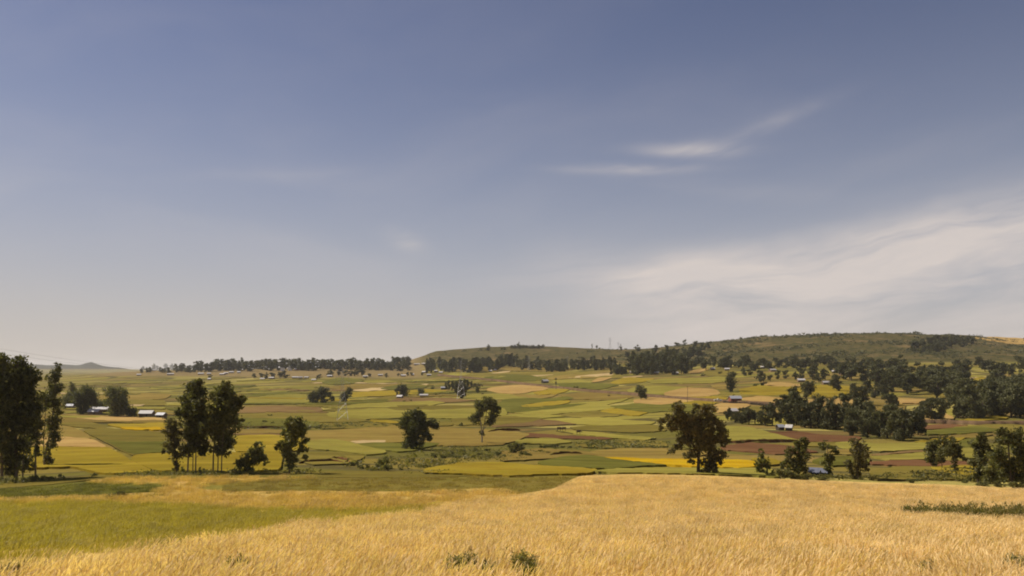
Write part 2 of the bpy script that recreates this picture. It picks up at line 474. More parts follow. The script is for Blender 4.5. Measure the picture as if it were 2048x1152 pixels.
_tab = np.array([[ROWS[int(r)][0]] + list(ROWS[int(r)]) + [ROWS[int(r)][-1]] for r in _ry], float)
_z = -(_tab - HY) / F * _ry[:, None]
LY = np.linspace(math.log(8), math.log(12500), 700)
LX = np.linspace(-1200, 3200, 441)
_g = hermite(np.log(_ry), _z, pchip_slopes(np.log(_ry), _z), LY)
_g = hermite(COLS, _g.T.copy(), pchip_slopes(COLS, _g.T.copy()), LX).T      # [LY, LX]

def wave_noise(X, Y, L, seed):
    r = np.random.default_rng(seed); s = np.zeros_like(X)
    for k in range(7):
        a = r.uniform(0, 2 * math.pi); l = L * r.uniform(0.6, 1.8)
        s = s + np.sin((X * math.cos(a) + Y * math.sin(a)) * 2 * math.pi / l + r.uniform(0, 6.28))
    return s / 7.0

def ground_z(X, Y):
    X = np.asarray(X, float); Y = np.asarray(Y, float)
    Yc = np.clip(Y, 8.0, 12499.0)
    px = np.clip(CX + F * X / Yc, -1199, 3199)
    a = (np.log(Yc) - LY[0]) / (LY[1] - LY[0]); b = (px - LX[0]) / (LX[1] - LX[0])
    i = np.clip(a.astype(int), 0, len(LY) - 2); j = np.clip(b.astype(int), 0, len(LX) - 2)
    u, v = a - i, b - j
    z = (_g[i, j] * (1 - u) * (1 - v) + _g[i + 1, j] * u * (1 - v) + _g[i, j + 1] * (1 - u) * v + _g[i + 1, j + 1] * u * v)
    amp = np.clip((Y - 130) / 300, 0, 1) * 0.35 + np.clip((z + 2) / 30, 0, 1) * 1.3
    z = z + amp * wave_noise(X, Y, 85.0, 3) + np.clip(amp - 0.35, 0, 2) * 0.5 * wave_noise(X, Y, 28.0, 4)
    # low hills on the far plain
    q = np.exp(-((np.log(np.maximum(Y, 1.0)) - math.log(7200)) / 0.16) ** 2)
    pp = CX + F * X / np.maximum(Y, 8)
    prof = 7.0 * (1 / (1 + np.exp((pp - 222) / 10))) + 5.0 + 5.0 * np.exp(-((pp - 180) / 13) ** 2) - 4 * (1 / (1 + np.exp(-(pp - 275) / 20)))
    return z + q * np.maximum(prof + 1.0 * np.sin(pp / 9.0), 0) * 7200 / F

_ys = np.exp(np.linspace(math.log(8), math.log(9000), 2600))
_prof = {}
def sight(px, py):
    """distance at which a line of sight meets the ground"""
    k = int(round(px / 1.5))
    if k not in _prof:
        u = (k * 1.5 - CX) / F
        _prof[k] = np.minimum.accumulate(HY - F * ground_z(u * _ys, _ys) / _ys)[::-1].copy()   # rising copy of the falling profile
    p = _prof[k]; n = len(p)
    i = n - int(np.searchsorted(p, py, side='right'))          # first distance whose profile is <= py
    if i >= n: i = n - int(np.searchsorted(p, p[0], side='right'))
    if i <= 0: return _ys[0]
    a, b = p[n - i], p[n - 1 - i]
    t = min(max((a - py) / max(a - b, 1e-9), 0.0), 1.0)
    return _ys[i - 1] + t * (_ys[i] - _ys[i - 1])
def pix(px, py):
    """the point of the ground on a given line of sight"""
    y = sight(px, py); x = (px - CX) / F * y
    return np.array([x, y, float(ground_z(x, y))])
def pix_many(P):
    P = np.asarray(P, float)
    y = np.array([sight(a, b) for a, b in P]); x = (P[:, 0] - CX) / F * y
    return np.stack([x, y, ground_z(x, y)], -1)

def build_ground():
    ys = np.concatenate([np.linspace(-90, 8, 25), np.exp(np.linspace(math.log(9), math.log(12400), 560))])
    s = np.linspace(-1, 1, 361)
    w = 130 + 1.25 * np.maximum(ys, 0)
    X = s[None, :] * w[:, None]; Y = np.repeat(ys[:, None], len(s), 1)
    Z = ground_z(X, Y)
    Z = np.where(Y < 8, -2.9 - 0.0 * Y, Z)
    n, k = X.shape
    V = np.stack([X, Y, Z], -1).reshape(-1, 3)
    idx = np.arange(n * k).reshape(n, k)
    Fa = np.stack([idx[:-1, :-1], idx[:-1, 1:], idx[1:, 1:], idx[1:, :-1]], -1).reshape(-1, 4)
    me = mesh_from('ground', V, Fa, ground_material(), smooth=True)
    pp = CX + F * X / np.maximum(Y, 8)
    sm = lambda v, a, b: np.clip((v - a) / (b - a), 0, 1) ** 2 * (3 - 2 * np.clip((v - a) / (b - a), 0, 1))
    far = sm(Y, 700, 1000)
    hill = sm(Z, 2, 10) * far * sm(pp, 820, 860)
    wood = sm(Y, 5000, 5800) * sm(Z, -18, -6)
    past = sm(Z, -17, -13) * sm(Y, 800, 1000) * (1 - sm(pp, 830, 870))
    at = me.color_attributes.new('land', 'FLOAT_COLOR', 'POINT')
    c = np.zeros((n * k, 4), np.float32); c[:, 0] = hill.ravel(); c[:, 1] = past.ravel(); c[:, 2] = wood.ravel(); c[:, 3] = 1
    at.data.foreach_set('color', c.ravel())
    return tag(obj('ground', me), 'wide farmed valley floor rising to low hills', None, None, 'structure')
build_ground()

# ------------------------------------------------------------------ fields
def inside(P, poly):
    x, y = P[:, 0], P[:, 1]; r = np.zeros(len(P), bool)
    n = len(poly)
    for i in range(n):
        x1, y1 = poly[i]; x2, y2 = poly[(i + 1) % n]
        if y1 == y2: continue
        c = ((y1 > y) != (y2 > y)) & (x < (x2 - x1) * (y - y1) / (y2 - y1) + x1)
        r ^= c
    return r

FIELD_NO = [0]
FNAMES = {'W': 'wheat_field', 'T': 'stubble_field', 'Y': 'yellow_green_field', 'L': 'light_green_field', 'G': 'green_field', 'O': 'pasture',
          'B': 'fallow_field', 'R': 'ploughed_field', 'M': 'mustard_field', 'P': 'straw_field', 'D': 'dirt_path', 'N': 'wheat_field', 'S': 'wheat_field', 'E': 'meadow'}
HEIGHT = {'W': 0.55, 'T': 0.25, 'Y': 0.45, 'L': 0.4, 'G': 0.45, 'O': 0.2, 'B': 0.12, 'R': 0.1, 'M': 0.7, 'P': 0.3, 'D': 0.1, 'N': 0.1, 'S': 0.1, 'E': 0.1}

def rough_outline(poly, step, jit, rs):
    out = []
    rs_ph = rs.uniform(0, 6.28)
    n = len(poly)
    for i in range(n):
        a = np.array(poly[i], float); b = np.array(poly[(i + 1) % n], float)
        L = np.hypot(*(b - a)); k = max(1, int(L / step))
        for t in range(k):
            p = a + (b - a) * t / k
            q = (p[0] + 3.1 * p[1]) / 31.0
            w = math.sin(q + rs_ph) + 0.6 * math.sin(2.3 * q + 2 * rs_ph) + 0.4 * math.sin(5.1 * q)
            out.append(p + rs.normal(0, jit, 2) * (1.0, 0.22) + np.array([2.2, 0.55]) * jit * w * min(1.0, k / 6))
    return np.array(out)

def field(code, poly, extra=0.0, near=False, step=8.0, jit=1.0, dyl=2.4):
    FIELD_NO[0] += 1
    rs = np.random.default_rng(FIELD_NO[0])
    # round the corners a little
    pl = []
    n = len(poly)
    for i in range(n):
        a, b, c = (np.array(poly[(i + d) % n], float) for d in (-1, 0, 1))
        pl += [b + (a - b) * min(0.18, 6 / (np.hypot(*(a - b)) + 1e-6)), b + (c - b) * min(0.18, 6 / (np.hypot(*(c - b)) + 1e-6))]
    out = rough_outline(pl, step, jit, rs)
    x0, y0 = out.min(0); x1, y1 = out.max(0)
    ny = max(2, int((y1 - y0) / dyl)); nx = max(2, int((x1 - x0) / step))
    gx, gy = np.meshgrid(np.linspace(x0, x1, nx), np.linspace(y0, y1, ny))
    P = np.stack([gx.ravel(), gy.ravel()], -1) + rs.uniform(-0.25, 0.25, (nx * ny, 2))
    P = P[inside(P, out)]
    A = np.concatenate([out, P]) * (1.0, 5.0)
    m = len(out)
    vs, es, fs, *_ = geometry.delaunay_2d_cdt([Vector(p) for p in A], [(i, (i + 1) % m) for i in range(m)], [], 1, 1e-3)
    W3 = pix_many([(v.x, v.y / 5.0) for v in vs])
    off = (0.08 + 0.012 * (FIELD_NO[0] % 7)) * np.ones(len(W3)) if near else HEIGHT[code] * 0.3 + 0.0004 * W3[:, 1] + 0.0016 * FIELD_NO[0]
    top = W3.copy(); top[:, 2] += off
    V = top.tolist(); faces = []
    bund = 1 if (not near and rs.uniform() < 0.4) else 0
    for f in fs:
        a, b, c = (top[i] for i in f[:3])
        up = (b[0] - a[0]) * (c[1] - a[1]) - (b[1] - a[1]) * (c[0] - a[0]) > 0
        faces.append(tuple(f) if up else tuple(reversed(f)))
    cnt = {}
    for f in faces:
        for i in range(len(f)):
            e = (f[i], f[(i + 1) % len(f)])
            cnt[tuple(sorted(e))] = None if tuple(sorted(e)) in cnt else e
    low = {}
    for e in cnt.values():
        if e is None: continue
        for i in e:
            if i not in low:
                low[i] = len(V); V.append([W3[i][0], W3[i][1], W3[i][2] - 0.6])
        faces.append((e[1], e[0], low[e[0]], low[e[1]]))
    ph = rs.uniform(0, 6.28)
    mi = [0] * len(fs) + [int(bund and math.sin(V[f[0]][0] / max(9.0, 0.03 * V[f[0]][1]) + ph) > -0.15) for f in faces[len(fs):]]
    me = mesh_from(FNAMES[code], V, faces, [MATS[code], MATS['V']], mi)
    o = obj(FNAMES[code], me)
    tag(o, None, None, None, 'structure')
    return o, out, off.mean()

FIELDS = [
 # far pasture slopes
 ('T', [(905,737),(1000,733),(1110,736),(1150,739),(1120,745),(1010,742),(960,745),(905,746)]),
 ('O', [(880,746),(960,744),(1120,744),(1240,748),(1250,756),(1120,757),(960,757),(880,752)]),
 ('L', [(898,747),(940,744),(943,748),(920,752),(890,752)]),
 ('P', [(980,746),(1022,742),(1018,745),(990,748)]),
 ('G', [(960,758),(1020,749),(1060,751),(1095,759),(1060,763),(1000,762)]),
 ('L', [(940,757),(1010,750),(1015,754),(960,760)]),
 ('P', [(1028,756),(1080,750),(1112,750),(1070,754),(1035,758)]),
 ('T', [(1090,757),(1130,750),(1220,751),(1180,757),(1110,760)]),
 ('P', [(1130,757),(1185,749),(1225,746),(1226,751),(1165,756)]),
 ('L', [(1100,762),(1150,759),(1190,764),(1175,768),(1110,768)]),
 ('G', [(1110,768),(1180,766),(1240,770),(1200,780),(1130,776)]),
 ('W', [(1180,764),(1196,756),(1226,755),(1214,760),(1188,766)]),
 ('Y', [(1218,766),(1250,755),(1313,758),(1290,764),(1232,769)]),
 ('P', [(1240,755),(1280,752),(1290,754),(1250,757)]),
 ('L', [(1290,764),(1330,757),(1400,757),(1450,754),(1452,764),(1380,768),(1310,768)]),
 ('L', [(1392,761),(1420,754),(1452,754),(1452,764),(1405,763)]),
 ('T', [(1420,772),(1440,769),(1475,772),(1460,779),(1430,778)]),
 ('W', [(1378,744),(1402,737),(1420,740),(1400,746),(1382,748)]),
 ('O', [(1405,742),(1460,742),(1480,748),(1450,753),(1410,752)]),
 # centre fields
 ('W', [(985,775),(1030,770),(1070,772),(1102,777),(1080,783),(1030,789),(990,785),(970,779)]),
 ('Y', [(1065,786),(1090,780),(1142,778),(1125,786),(1085,791)]),
 ('T', [(990,795),(1040,789),(1090,791),(1120,788),(1100,796),(1040,800),(1000,800)]),
 ('L', [(900,796),(950,788),(1010,789),(1060,797),(1000,801),(930,800)]),
 ('G', [(1005,800),(1060,797),(1100,798),(1130,793),(1150,797),(1090,806),(1030,812),(1000,809)]),
 ('G', [(960,812),(1030,806),(1060,812),(1040,822),(990,828),(955,826)]),
 ('T', [(1120,792),(1170,785),(1260,792),(1270,797),(1200,801),(1140,799)]),
 ('Y', [(1038,812),(1095,804),(1142,801),(1138,806),(1095,814),(1050,816)]),
 ('L', [(1010,824),(1100,814),(1180,804),(1260,797),(1240,806),(1150,822),(1060,830)]),
 ('G', [(1020,818),(1100,812),(1176,807),(1140,815),(1070,823),(1022,827)]),
 ('L', [(1060,827),(1140,815),(1205,809),(1240,816),(1200,822),(1130,828),(1080,832)]),
 ('L', [(1000,831),(1040,829),(1090,829),(1135,834),(1085,838),(1000,840)]),
 ('O', [(1118,831),(1180,821),(1250,826),(1232,834),(1150,836)]),
 ('Y', [(1196,824),(1222,817),(1300,827),(1272,833),(1230,829)]),
 ('G', [(1216,813),(1270,807),(1345,808),(1405,812),(1392,823),(1300,826),(1240,819)]),
 ('W', [(1266,800),(1300,796),(1345,798),(1392,802),(1345,808),(1318,811),(1270,807)]),
 ('Y', [(1350,803),(1395,802),(1440,806),(1415,813),(1365,809)]),
 ('L', [(1250,783),(1268,774),(1320,772),(1382,776),(1345,790),(1290,793)]),
 ('W', [(1328,787),(1370,776),(1432,779),(1442,790),(1382,795),(1330,794)]),
 ('Y', [(1355,797),(1420,793),(1455,796),(1450,803),(1395,801)]),
 ('O', [(1395,785),(1440,782),(1470,788),(1460,795),(1420,793)]),
 ('W', [(1412,817),(1440,808),(1492,808),(1502,812),(1478,820),(1440,827),(1424,823)]),
 ('O', [(1472,822),(1500,813),(1532,815),(1545,823),(1500,830),(1475,828)]),
 ('W', [(1478,797),(1520,793),(1572,798),(1590,805),(1550,809),(1500,803)]),
 ('Y', [(1476,780),(1520,772),(1600,775),(1605,786),(1540,792),(1480,789)]),
 ('W', [(1526,769),(1556,765),(1602,769),(1608,774),(1545,773)]),
 ('O', [(1475,790),(1530,788),(1600,788),(1590,797),(1520,793),(1478,796)]),
 ('Y', [(1628,771),(1660,771),(1712,775),(1712,793),(1640,797),(1610,790)]),
 ('W', [(1608,803),(1640,797),(1712,801),(1716,818),(1640,822),(1600,816)]),
 ('T', [(1575,815),(1620,812),(1715,816),(1715,832),(1640,835),(1580,828)]),
 # left plain, long strips
 ('L', [(300,776),(450,772),(470,774),(360,778),(300,779)]),
 ('L', [(120,768),(260,764),(330,765),(240,768),(120,771)]),
 ('G', [(360,774),(420,771),(520,773),(480,776),(380,777)]),
 ('L', [(470,787),(560,780),(625,776),(640,780),(560,785),(480,789)]),
 ('L', [(490,797),(560,789),(625,788),(625,805),(560,808),(490,808)]),
 ('G', [(480,792),(560,785),(630,786),(560,790),(490,795)]),
 ('B', [(480,815),(560,812),(640,815),(650,823),(560,828),(480,826)]),
 ('O', [(480,826),(620,822),(720,834),(740,845),(620,846),(470,838)]),
 ('R', [(200,806),(330,806),(330,812),(230,812)]),
 ('T', [(130,790),(300,787),(345,790),(330,800),(150,800)]),
 ('L', [(120,815),(180,812),(330,815),(330,819),(200,820),(120,819)]),
 ('O', [(120,800),(330,800),(335,812),(130,812)]),
 ('G', [(640,766),(662,759),(685,756),(722,760),(728,763),(700,769),(660,770)]),
 ('L', [(725,762),(760,761),(800,764),(820,761),(826,764),(740,768)]),
 ('P', [(700,782),(760,776),(810,771),(860,768),(850,772),(790,778),(730,784)]),
 ('G', [(756,779),(790,771),(832,768),(855,772),(850,777),(790,781)]),
 ('T', [(640,776),(690,771),(740,769),(800,769),(740,777),(690,781)]),
 ('Y', [(700,786),(780,782),(850,779),(895,782),(880,788),(780,792),(705,796)]),
 ('O', [(690,803),(760,796),(800,794),(780,804),(700,810)]),
 ('B', [(738,806),(800,797),(870,796),(940,797),(965,801),(885,806),(800,804)]),
 ('L', [(640,816),(740,807),(800,804),(872,803),(893,806),(862,812),(800,814),(700,818)]),
 ('O', [(640,822),(700,816),(800,814),(880,812),(965,812),(962,820),(900,824),(840,823),(700,826)]),
 ('L', [(650,828),(690,821),(770,817),(795,822),(880,820),(1010,817),(1015,831),(905,839),(800,837),(725,840),(660,836)]),
 ('Y', [(738,841),(780,841),(802,846),(795,849),(745,845)]),
 ('G', [(465,838),(560,838),(640,846),(640,856),(560,857),(465,854)]),
 ('O', [(640,848),(700,846),(800,849),(905,845),(905,853),(800,857),(640,860)]),
 ('T', [(465,862),(520,859),(575,862),(570,868),(465,868)]),
 ('B', [(465,867),(540,868),(580,869),(580,873),(520,873),(465,871)]),
 ('T', [(612,864),(700,859),(800,852),(905,856),(1012,863),(1062,869),(1038,882),(1004,890),(900,894),(850,886),(700,887),(598,880)]),
 ('B', [(985,847),(1080,840),(1180,845),(1150,850),(1060,853),(985,856)]),
 ('O', [(900,838),(1010,833),(1090,838),(1060,846),(990,852),(905,851)]),
 ('O', [(610,868),(700,864),(800,858),(900,860),(985,868),(890,868),(800,870),(690,874)]),
 ('R', [(862,863),(905,861),(935,868),(900,872),(858,871)]),
 ('T', [(848,875),(935,877),(1005,885),(1012,891),(960,894),(900,894),(846,890)]),
 ('R', [(930,879),(962,874),(992,872),(1022,881),(1002,884),(962,881)]),
 ('L', [(600,884),(660,879),(700,886),(716,890),(765,900),(772,908),(738,912),(690,906),(620,899)]),
 ('P', [(698,885),(772,882),(768,887),(722,890)]),
 ('G', [(710,890),(745,887),(800,888),(850,886),(885,890),(830,903),(800,906),(765,902)]),
 ('Y', [(468,872),(540,871),(600,878),(620,899),(560,908),(468,906)]),
 ('T', [(466,875),(560,873),(595,880),(560,893),(466,890)]),
 ('O', [(610,905),(690,907),(735,914),(700,930),(620,932),(590,918)]),
 # centre right
 ('L', [(1108,841),(1200,835),(1255,842),(1315,845),(1300,851),(1200,853),(1150,849)]),
 ('O', [(1138,855),(1220,850),(1325,851),(1335,863),(1250,867),(1150,861)]),
 ('L', [(1108,862),(1180,865),(1240,872),(1315,877),(1292,882),(1240,879),(1160,871)]),
 ('R', [(1000,869),(1060,867),(1130,873),(1245,876),(1200,881),(1120,879),(1010,873)]),
 ('L', [(1028,883),(1100,877),(1148,886),(1105,891),(1050,889)]),
 ('O', [(1150,888),(1240,880),(1330,884),(1340,896),(1240,898),(1160,896)]),
 ('T', [(1178,906),(1240,898),(1330,898),(1410,905),(1510,915),(1510,925),(1300,921),(1200,917)]),
 ('T', [(1000,905),(1080,898),(1180,906),(1200,916),(1100,920),(1000,925)]),
 ('M', [(1200,917),(1300,921),(1365,921),(1500,924),(1536,934),(1480,940),(1390,938),(1335,933),(1240,923)]),
 ('G', [(1070,928),(1132,915),(1172,913),(1240,920),(1340,933),(1222,941),(1100,937)]),
 ('Y', [(850,941),(915,929),(1000,928),(1100,936),(1195,942),(1180,951),(1024,956),(845,950)]),
 ('L', [(1180,946),(1240,940),(1400,939),(1545,940),(1560,958),(1400,952),(1240,950)]),
 # right
 ('L', [(1440,853),(1500,856),(1560,872),(1605,884),(1490,886),(1445,878)]),
 ('R', [(1525,866),(1590,864),(1650,871),(1725,875),(1712,886),(1640,886),(1580,880)]),
 ('R', [(1440,896),(1500,887),(1590,894),(1640,906),(1560,910),(1450,902)]),
 ('Y', [(1500,920),(1540,917),(1570,930),(1540,934),(1510,928)]),
 ('O', [(1540,890),(1640,886),(1720,886),(1660,895),(1600,895)]),
 ('L', [(1664,888),(1700,885),(1755,890),(1860,886),(1860,900),(1762,905),(1682,900)]),
 ('T', [(1650,902),(1700,900),(1745,905),(1700,912),(1655,910)]),
 ('B', [(1740,911),(1840,902),(1860,905),(1765,913)]),
 ('L', [(1738,916),(1860,905),(1868,920),(1785,923)]),
 ('R', [(1738,926),(1800,922),(1945,924),(1968,932),(1850,936),(1740,931)]),
 ('G', [(1650,915),(1740,918),(1740,930),(1660,935),(1620,925)]),
 ('O', [(1740,948),(1800,935),(1900,936),(2060,930),(2060,965),(1900,962),(1740,962)]),
 ('Y', [(1856,938),(1910,934),(1990,936),(2050,945),(2050,956),(1930,955),(1880,948)]),
 ('R', [(1838,854),(1880,850),(1940,851),(1900,858),(1840,862)]),
 ('G', [(1848,864),(1900,858),(1960,855),(2010,862),(1930,870),(1850,872)]),
 ('O', [(1900,856),(2000,849),(2060,852),(2060,866),(1990,866)]),
 ('T', [(1858,877),(1950,868),(1990,870),(1960,877),(1870,880)]),
 ('Y', [(1825,887),(1870,880),(1932,876),(1922,884),(1850,888)]),
 ('G', [(1915,886),(1945,877),(1970,880),(1965,895),(1925,899)]),
 ('L', [(1922,900),(1960,896),(2000,900),(1995,915),(1930,920)]),
 ('Y', [(1895,846),(1960,836),(2012,830),(2020,838),(1960,845)]),
 ('L', [(1875,822),(1912,820),(1912,838),(1885,836)]),
 ('W', [(1840,842),(1882,826),(1912,838),(1890,845)]),
 ('W', [(1795,798),(1852,800),(1850,807),(1800,808)]),
 ('T', [(1740,806),(1812,810),(1806,828),(1750,830)]),
 ('Y', [(1925,764),(1960,755),(1998,757),(2002,769),(1950,771)]),
 ('P', [(1838,744),(1872,738),(1870,744),(1845,747)]),
 ('P', [(1938,756),(1992,753),(1992,756),(1945,758)]),
 ('P', [(1845,754),(1875,753),(1872,756),(1850,757)]),
 # ridge top wheat
 ('W', [(1945,675),(2000,674),(2080,679),(2080,693),(2020,687),(1975,681)]),
 # left near valley
 ('T', [(-60,836),(118,829),(200,838),(330,841),(335,848),(220,846),(118,848),(-60,856)]),
 ('W', [(148,838),(190,834),(330,838),(332,843),(220,844)]),
 ('O', [(118,842),(160,842),(215,853),(213,860),(160,857),(118,850)]),
 ('M', [(238,856),(330,857),(332,863),(250,861)]),
 ('Y', [(210,850),(335,847),(335,857),(240,857)]),
 ('O', [(160,861),(215,857),(250,862),(338,866),(345,906),(262,914),(228,896),(198,880)]),
 ('G', [(205,882),(230,884),(260,887),(345,885),(345,905),(264,912)]),
 ('T', [(-80,862),(118,852),(150,857),(176,870),(182,880),(118,877),(-80,880)]),
 ('W', [(-80,880),(118,877),(184,880),(216,897),(118,896),(-80,900)]),
 ('Y', [(-80,902),(118,896),(216,897),(236,907),(264,927),(302,944),(300,950),(202,951),(150,938),(90,938),(-80,945)]),
 ('Y', [(266,914),(345,907),(470,908),(565,906),(560,944),(470,948),(310,946),(262,925)]),
 ('O', [(228,900),(262,914),(310,944),(300,948),(264,928)]),
]
rs0 = random.Random(21)
for i in range(64):
    y = 757 + 78 * (i + rs0.random()) / 64
    x = rs0.uniform(90, 640) if i % 3 else rs0.uniform(520, 960)
    if x > 560: y = max(762, min(y, 812))
    L = rs0.uniform(50, 190); t = 0.9 + (y - 750) * 0.03 * rs0.uniform(0.6, 1.4); sl = rs0.uniform(-0.035, 0.015)
    FIELDS.insert(0 if i % 2 else len(FIELDS), (rs0.choice('LLGGTOOLYPB'), [(x, y), (x + L * 0.5, y + sl * L * 0.5 - 0.3), (x + L, y + sl * L), (x + L * 0.92, y + sl * L + t), (x + L * 0.4, y + sl * L * 0.4 + t * 1.1), (x + L * 0.06, y + t * 0.8)]))
for code, poly in FIELDS:
    field(code, poly)

# near fields, with standing crop on them
NEAR = {}
NEAR['bank'] = field('O', [(-120,968),(60,965),(190,951),(300,947),(560,946),(700,944),(860,944),(1000,950),(850,958),(560,956),(200,960),(0,980),(-120,985)], near=True, jit=0.6)
NEAR['green_strip'] = field('G', [(-160,980),(0,973),(110,969),(200,963),(300,967),(345,968),(312,980),(338,989),(200,993),(-160,998)], near=True, jit=0.6)
NEAR['strip_b'] = field('S', [(175,963),(230,954),(400,951),(560,951),(640,954),(480,962),(380,970),(400,979),(455,985),(330,985),(303,980),(345,968)], near=True, jit=0.6)
NEAR['olive'] = field('O', [(455,965),(600,955),(800,954),(1000,950),(1120,952),(1168,954),(1145,966),(1112,981),(1062,990),(1028,992),(1000,982),(800,987),(600,986),(440,984)], near=True, jit=0.6)
NEAR['strip_a'] = field('S', [(-160,1002),(0,996),(200,991),(340,986),(600,984),(800,985),(1000,977),(1034,986),(1000,994),(900,1005),(760,1014),(640,1015),(400,1010),(330,1005),(200,1000)], near=True, jit=0.6)
NEAR['meadow'] = field('E', [(-260,1008),(0,1001),(120,999),(300,1003),(400,1009),(520,1014),(700,1014),(850,1009),(910,1002),(826,1024),(722,1033),(602,1044),(402,1073),(300,1088),(100,1108),(-260,1138)], near=True, jit=0.6)
NEAR['wheat'] = field('N', [(-400,1150),(-260,1132),(0,1114),(100,1104),(300,1084),(400,1069),(600,1040),(720,1029),(820,1021),(905,1002),(1000,992),(1060,988),(1110,979),(1140,962),(1165,953),(1250,950),(1400,952),(1550,959),(1750,967),(1900,971),(2048,978),(2500,1000),(2700,1311),(1024,1311),(-700,1311)], near=True, jit=0.5, step=22, dyl=5)

# ------------------------------------------------------------------ roads
def ribbon(name, pts, width, code, label, lift=0.5):
    P = []
    for (a, b) in zip(pts, pts[1:]):
        A, B = np.array(a, float), np.array(b, float)
        k = max(2, int(np.hypot(*(B - A)) / 6))
        for t in range(k):
            P.append(pix(*(A + (B - A) * t / k)))
    P.append(pix(*pts[-1]))
    P = np.array(P)
    d = np.gradient(P[:, :2], axis=0); d /= np.linalg.norm(d, axis=1)[:, None]
    nrm = np.stack([-d[:, 1], d[:, 0]], -1)
    V = []; Fa = []
    for i in range(len(P)):
        w = width * (0.5 + 0.08 * math.sin(i * 1.7))
        for s in (-1.25, -1, 1, 1.25):
            q = P[i, :2] + nrm[i] * w * s
            z = P[i, 2] + (lift + 0.0009 * P[i, 1] + 0.65 if abs(s) == 1 else -0.4)
            V.append((q[0], q[1], z))
    for i in range(len(P) - 1):
        for k in range(3):
            a = i * 4 + k
            Fa.append((a, a + 1, a + 5, a + 4))
    me = mesh_from(name, V, np.array(Fa), MATS[code])
    me.update()
    o = obj(name, me)
    return tag(o, label, None, None, 'structure')
ribbon('dirt_road', [(878,751),(905,754),(940,757),(1000,763),(1050,769),(1100,775),(1150,780),(1190,784),(1270,790),(1340,797),(1430,803),(1475,806),(1530,809),(1590,816)], 5.0, 'D', 'brown dirt road crossing the valley in a straight line')
ribbon('dirt_road', [(1830,846),(1890,847),(1960,849),(2060,849)], 5.0, 'D', 'brown dirt track below the wood at the right')

# ------------------------------------------------------------------ standing crop (instanced tufts, one stuff object per field)
def tuft_mesh(name, n, rad, h, width, lean, mats, ear=True, seed=0):
    r = np.random.default_rng(seed)
    V, Fa, mi = [], [], []
    for k in range(n):
        a = r.uniform(0, 6.283); d = rad * math.sqrt(r.uniform())
        x, y = d * math.cos(a), d * math.sin(a)
        hh = h * r.uniform(0.72, 1.12)
        lx, ly = lean[0] * hh * r.uniform(0.4, 1.5) + r.normal(0, 0.09) * hh, lean[1] * hh + r.normal(0, 0.09) * hh
        t = r.uniform(0, 3.1416); wx, wy = width * math.cos(t), width * math.sin(t)
        q = [(x, y, 0.0, 0.5), (x + lx * 0.35, y + ly * 0.35, hh * 0.62, 0.6), (x + lx, y + ly, hh, 0.9)]
        if ear:
            q.append((x + lx * 1.25, y + ly * 1.2, hh * 1.08, 1.5)); q.append((x + lx * 1.5, y + ly * 1.4, hh * 1.12, 0.2))
        else:
            q.append((x + lx * 1.8, y + ly * 1.6, hh * 1.08, 0.15))
        for i in range(len(q) - 1):
            b = len(V)
            (x0, y0, z0, s0), (x1, y1, z1, s1) = q[i], q[i + 1]
            V += [(x0 - wx * s0, y0 - wy * s0, z0), (x0 + wx * s0, y0 + wy * s0, z0), (x1 + wx * s1, y1 + wy * s1, z1), (x1 - wx * s1, y1 - wy * s1, z1)]
            Fa.append((b, b + 1, b + 2, b + 3)); mi.append(1 if (ear and i >= 2) else 0)
    return mesh_from(name, V, np.array(Fa), mats, mi)

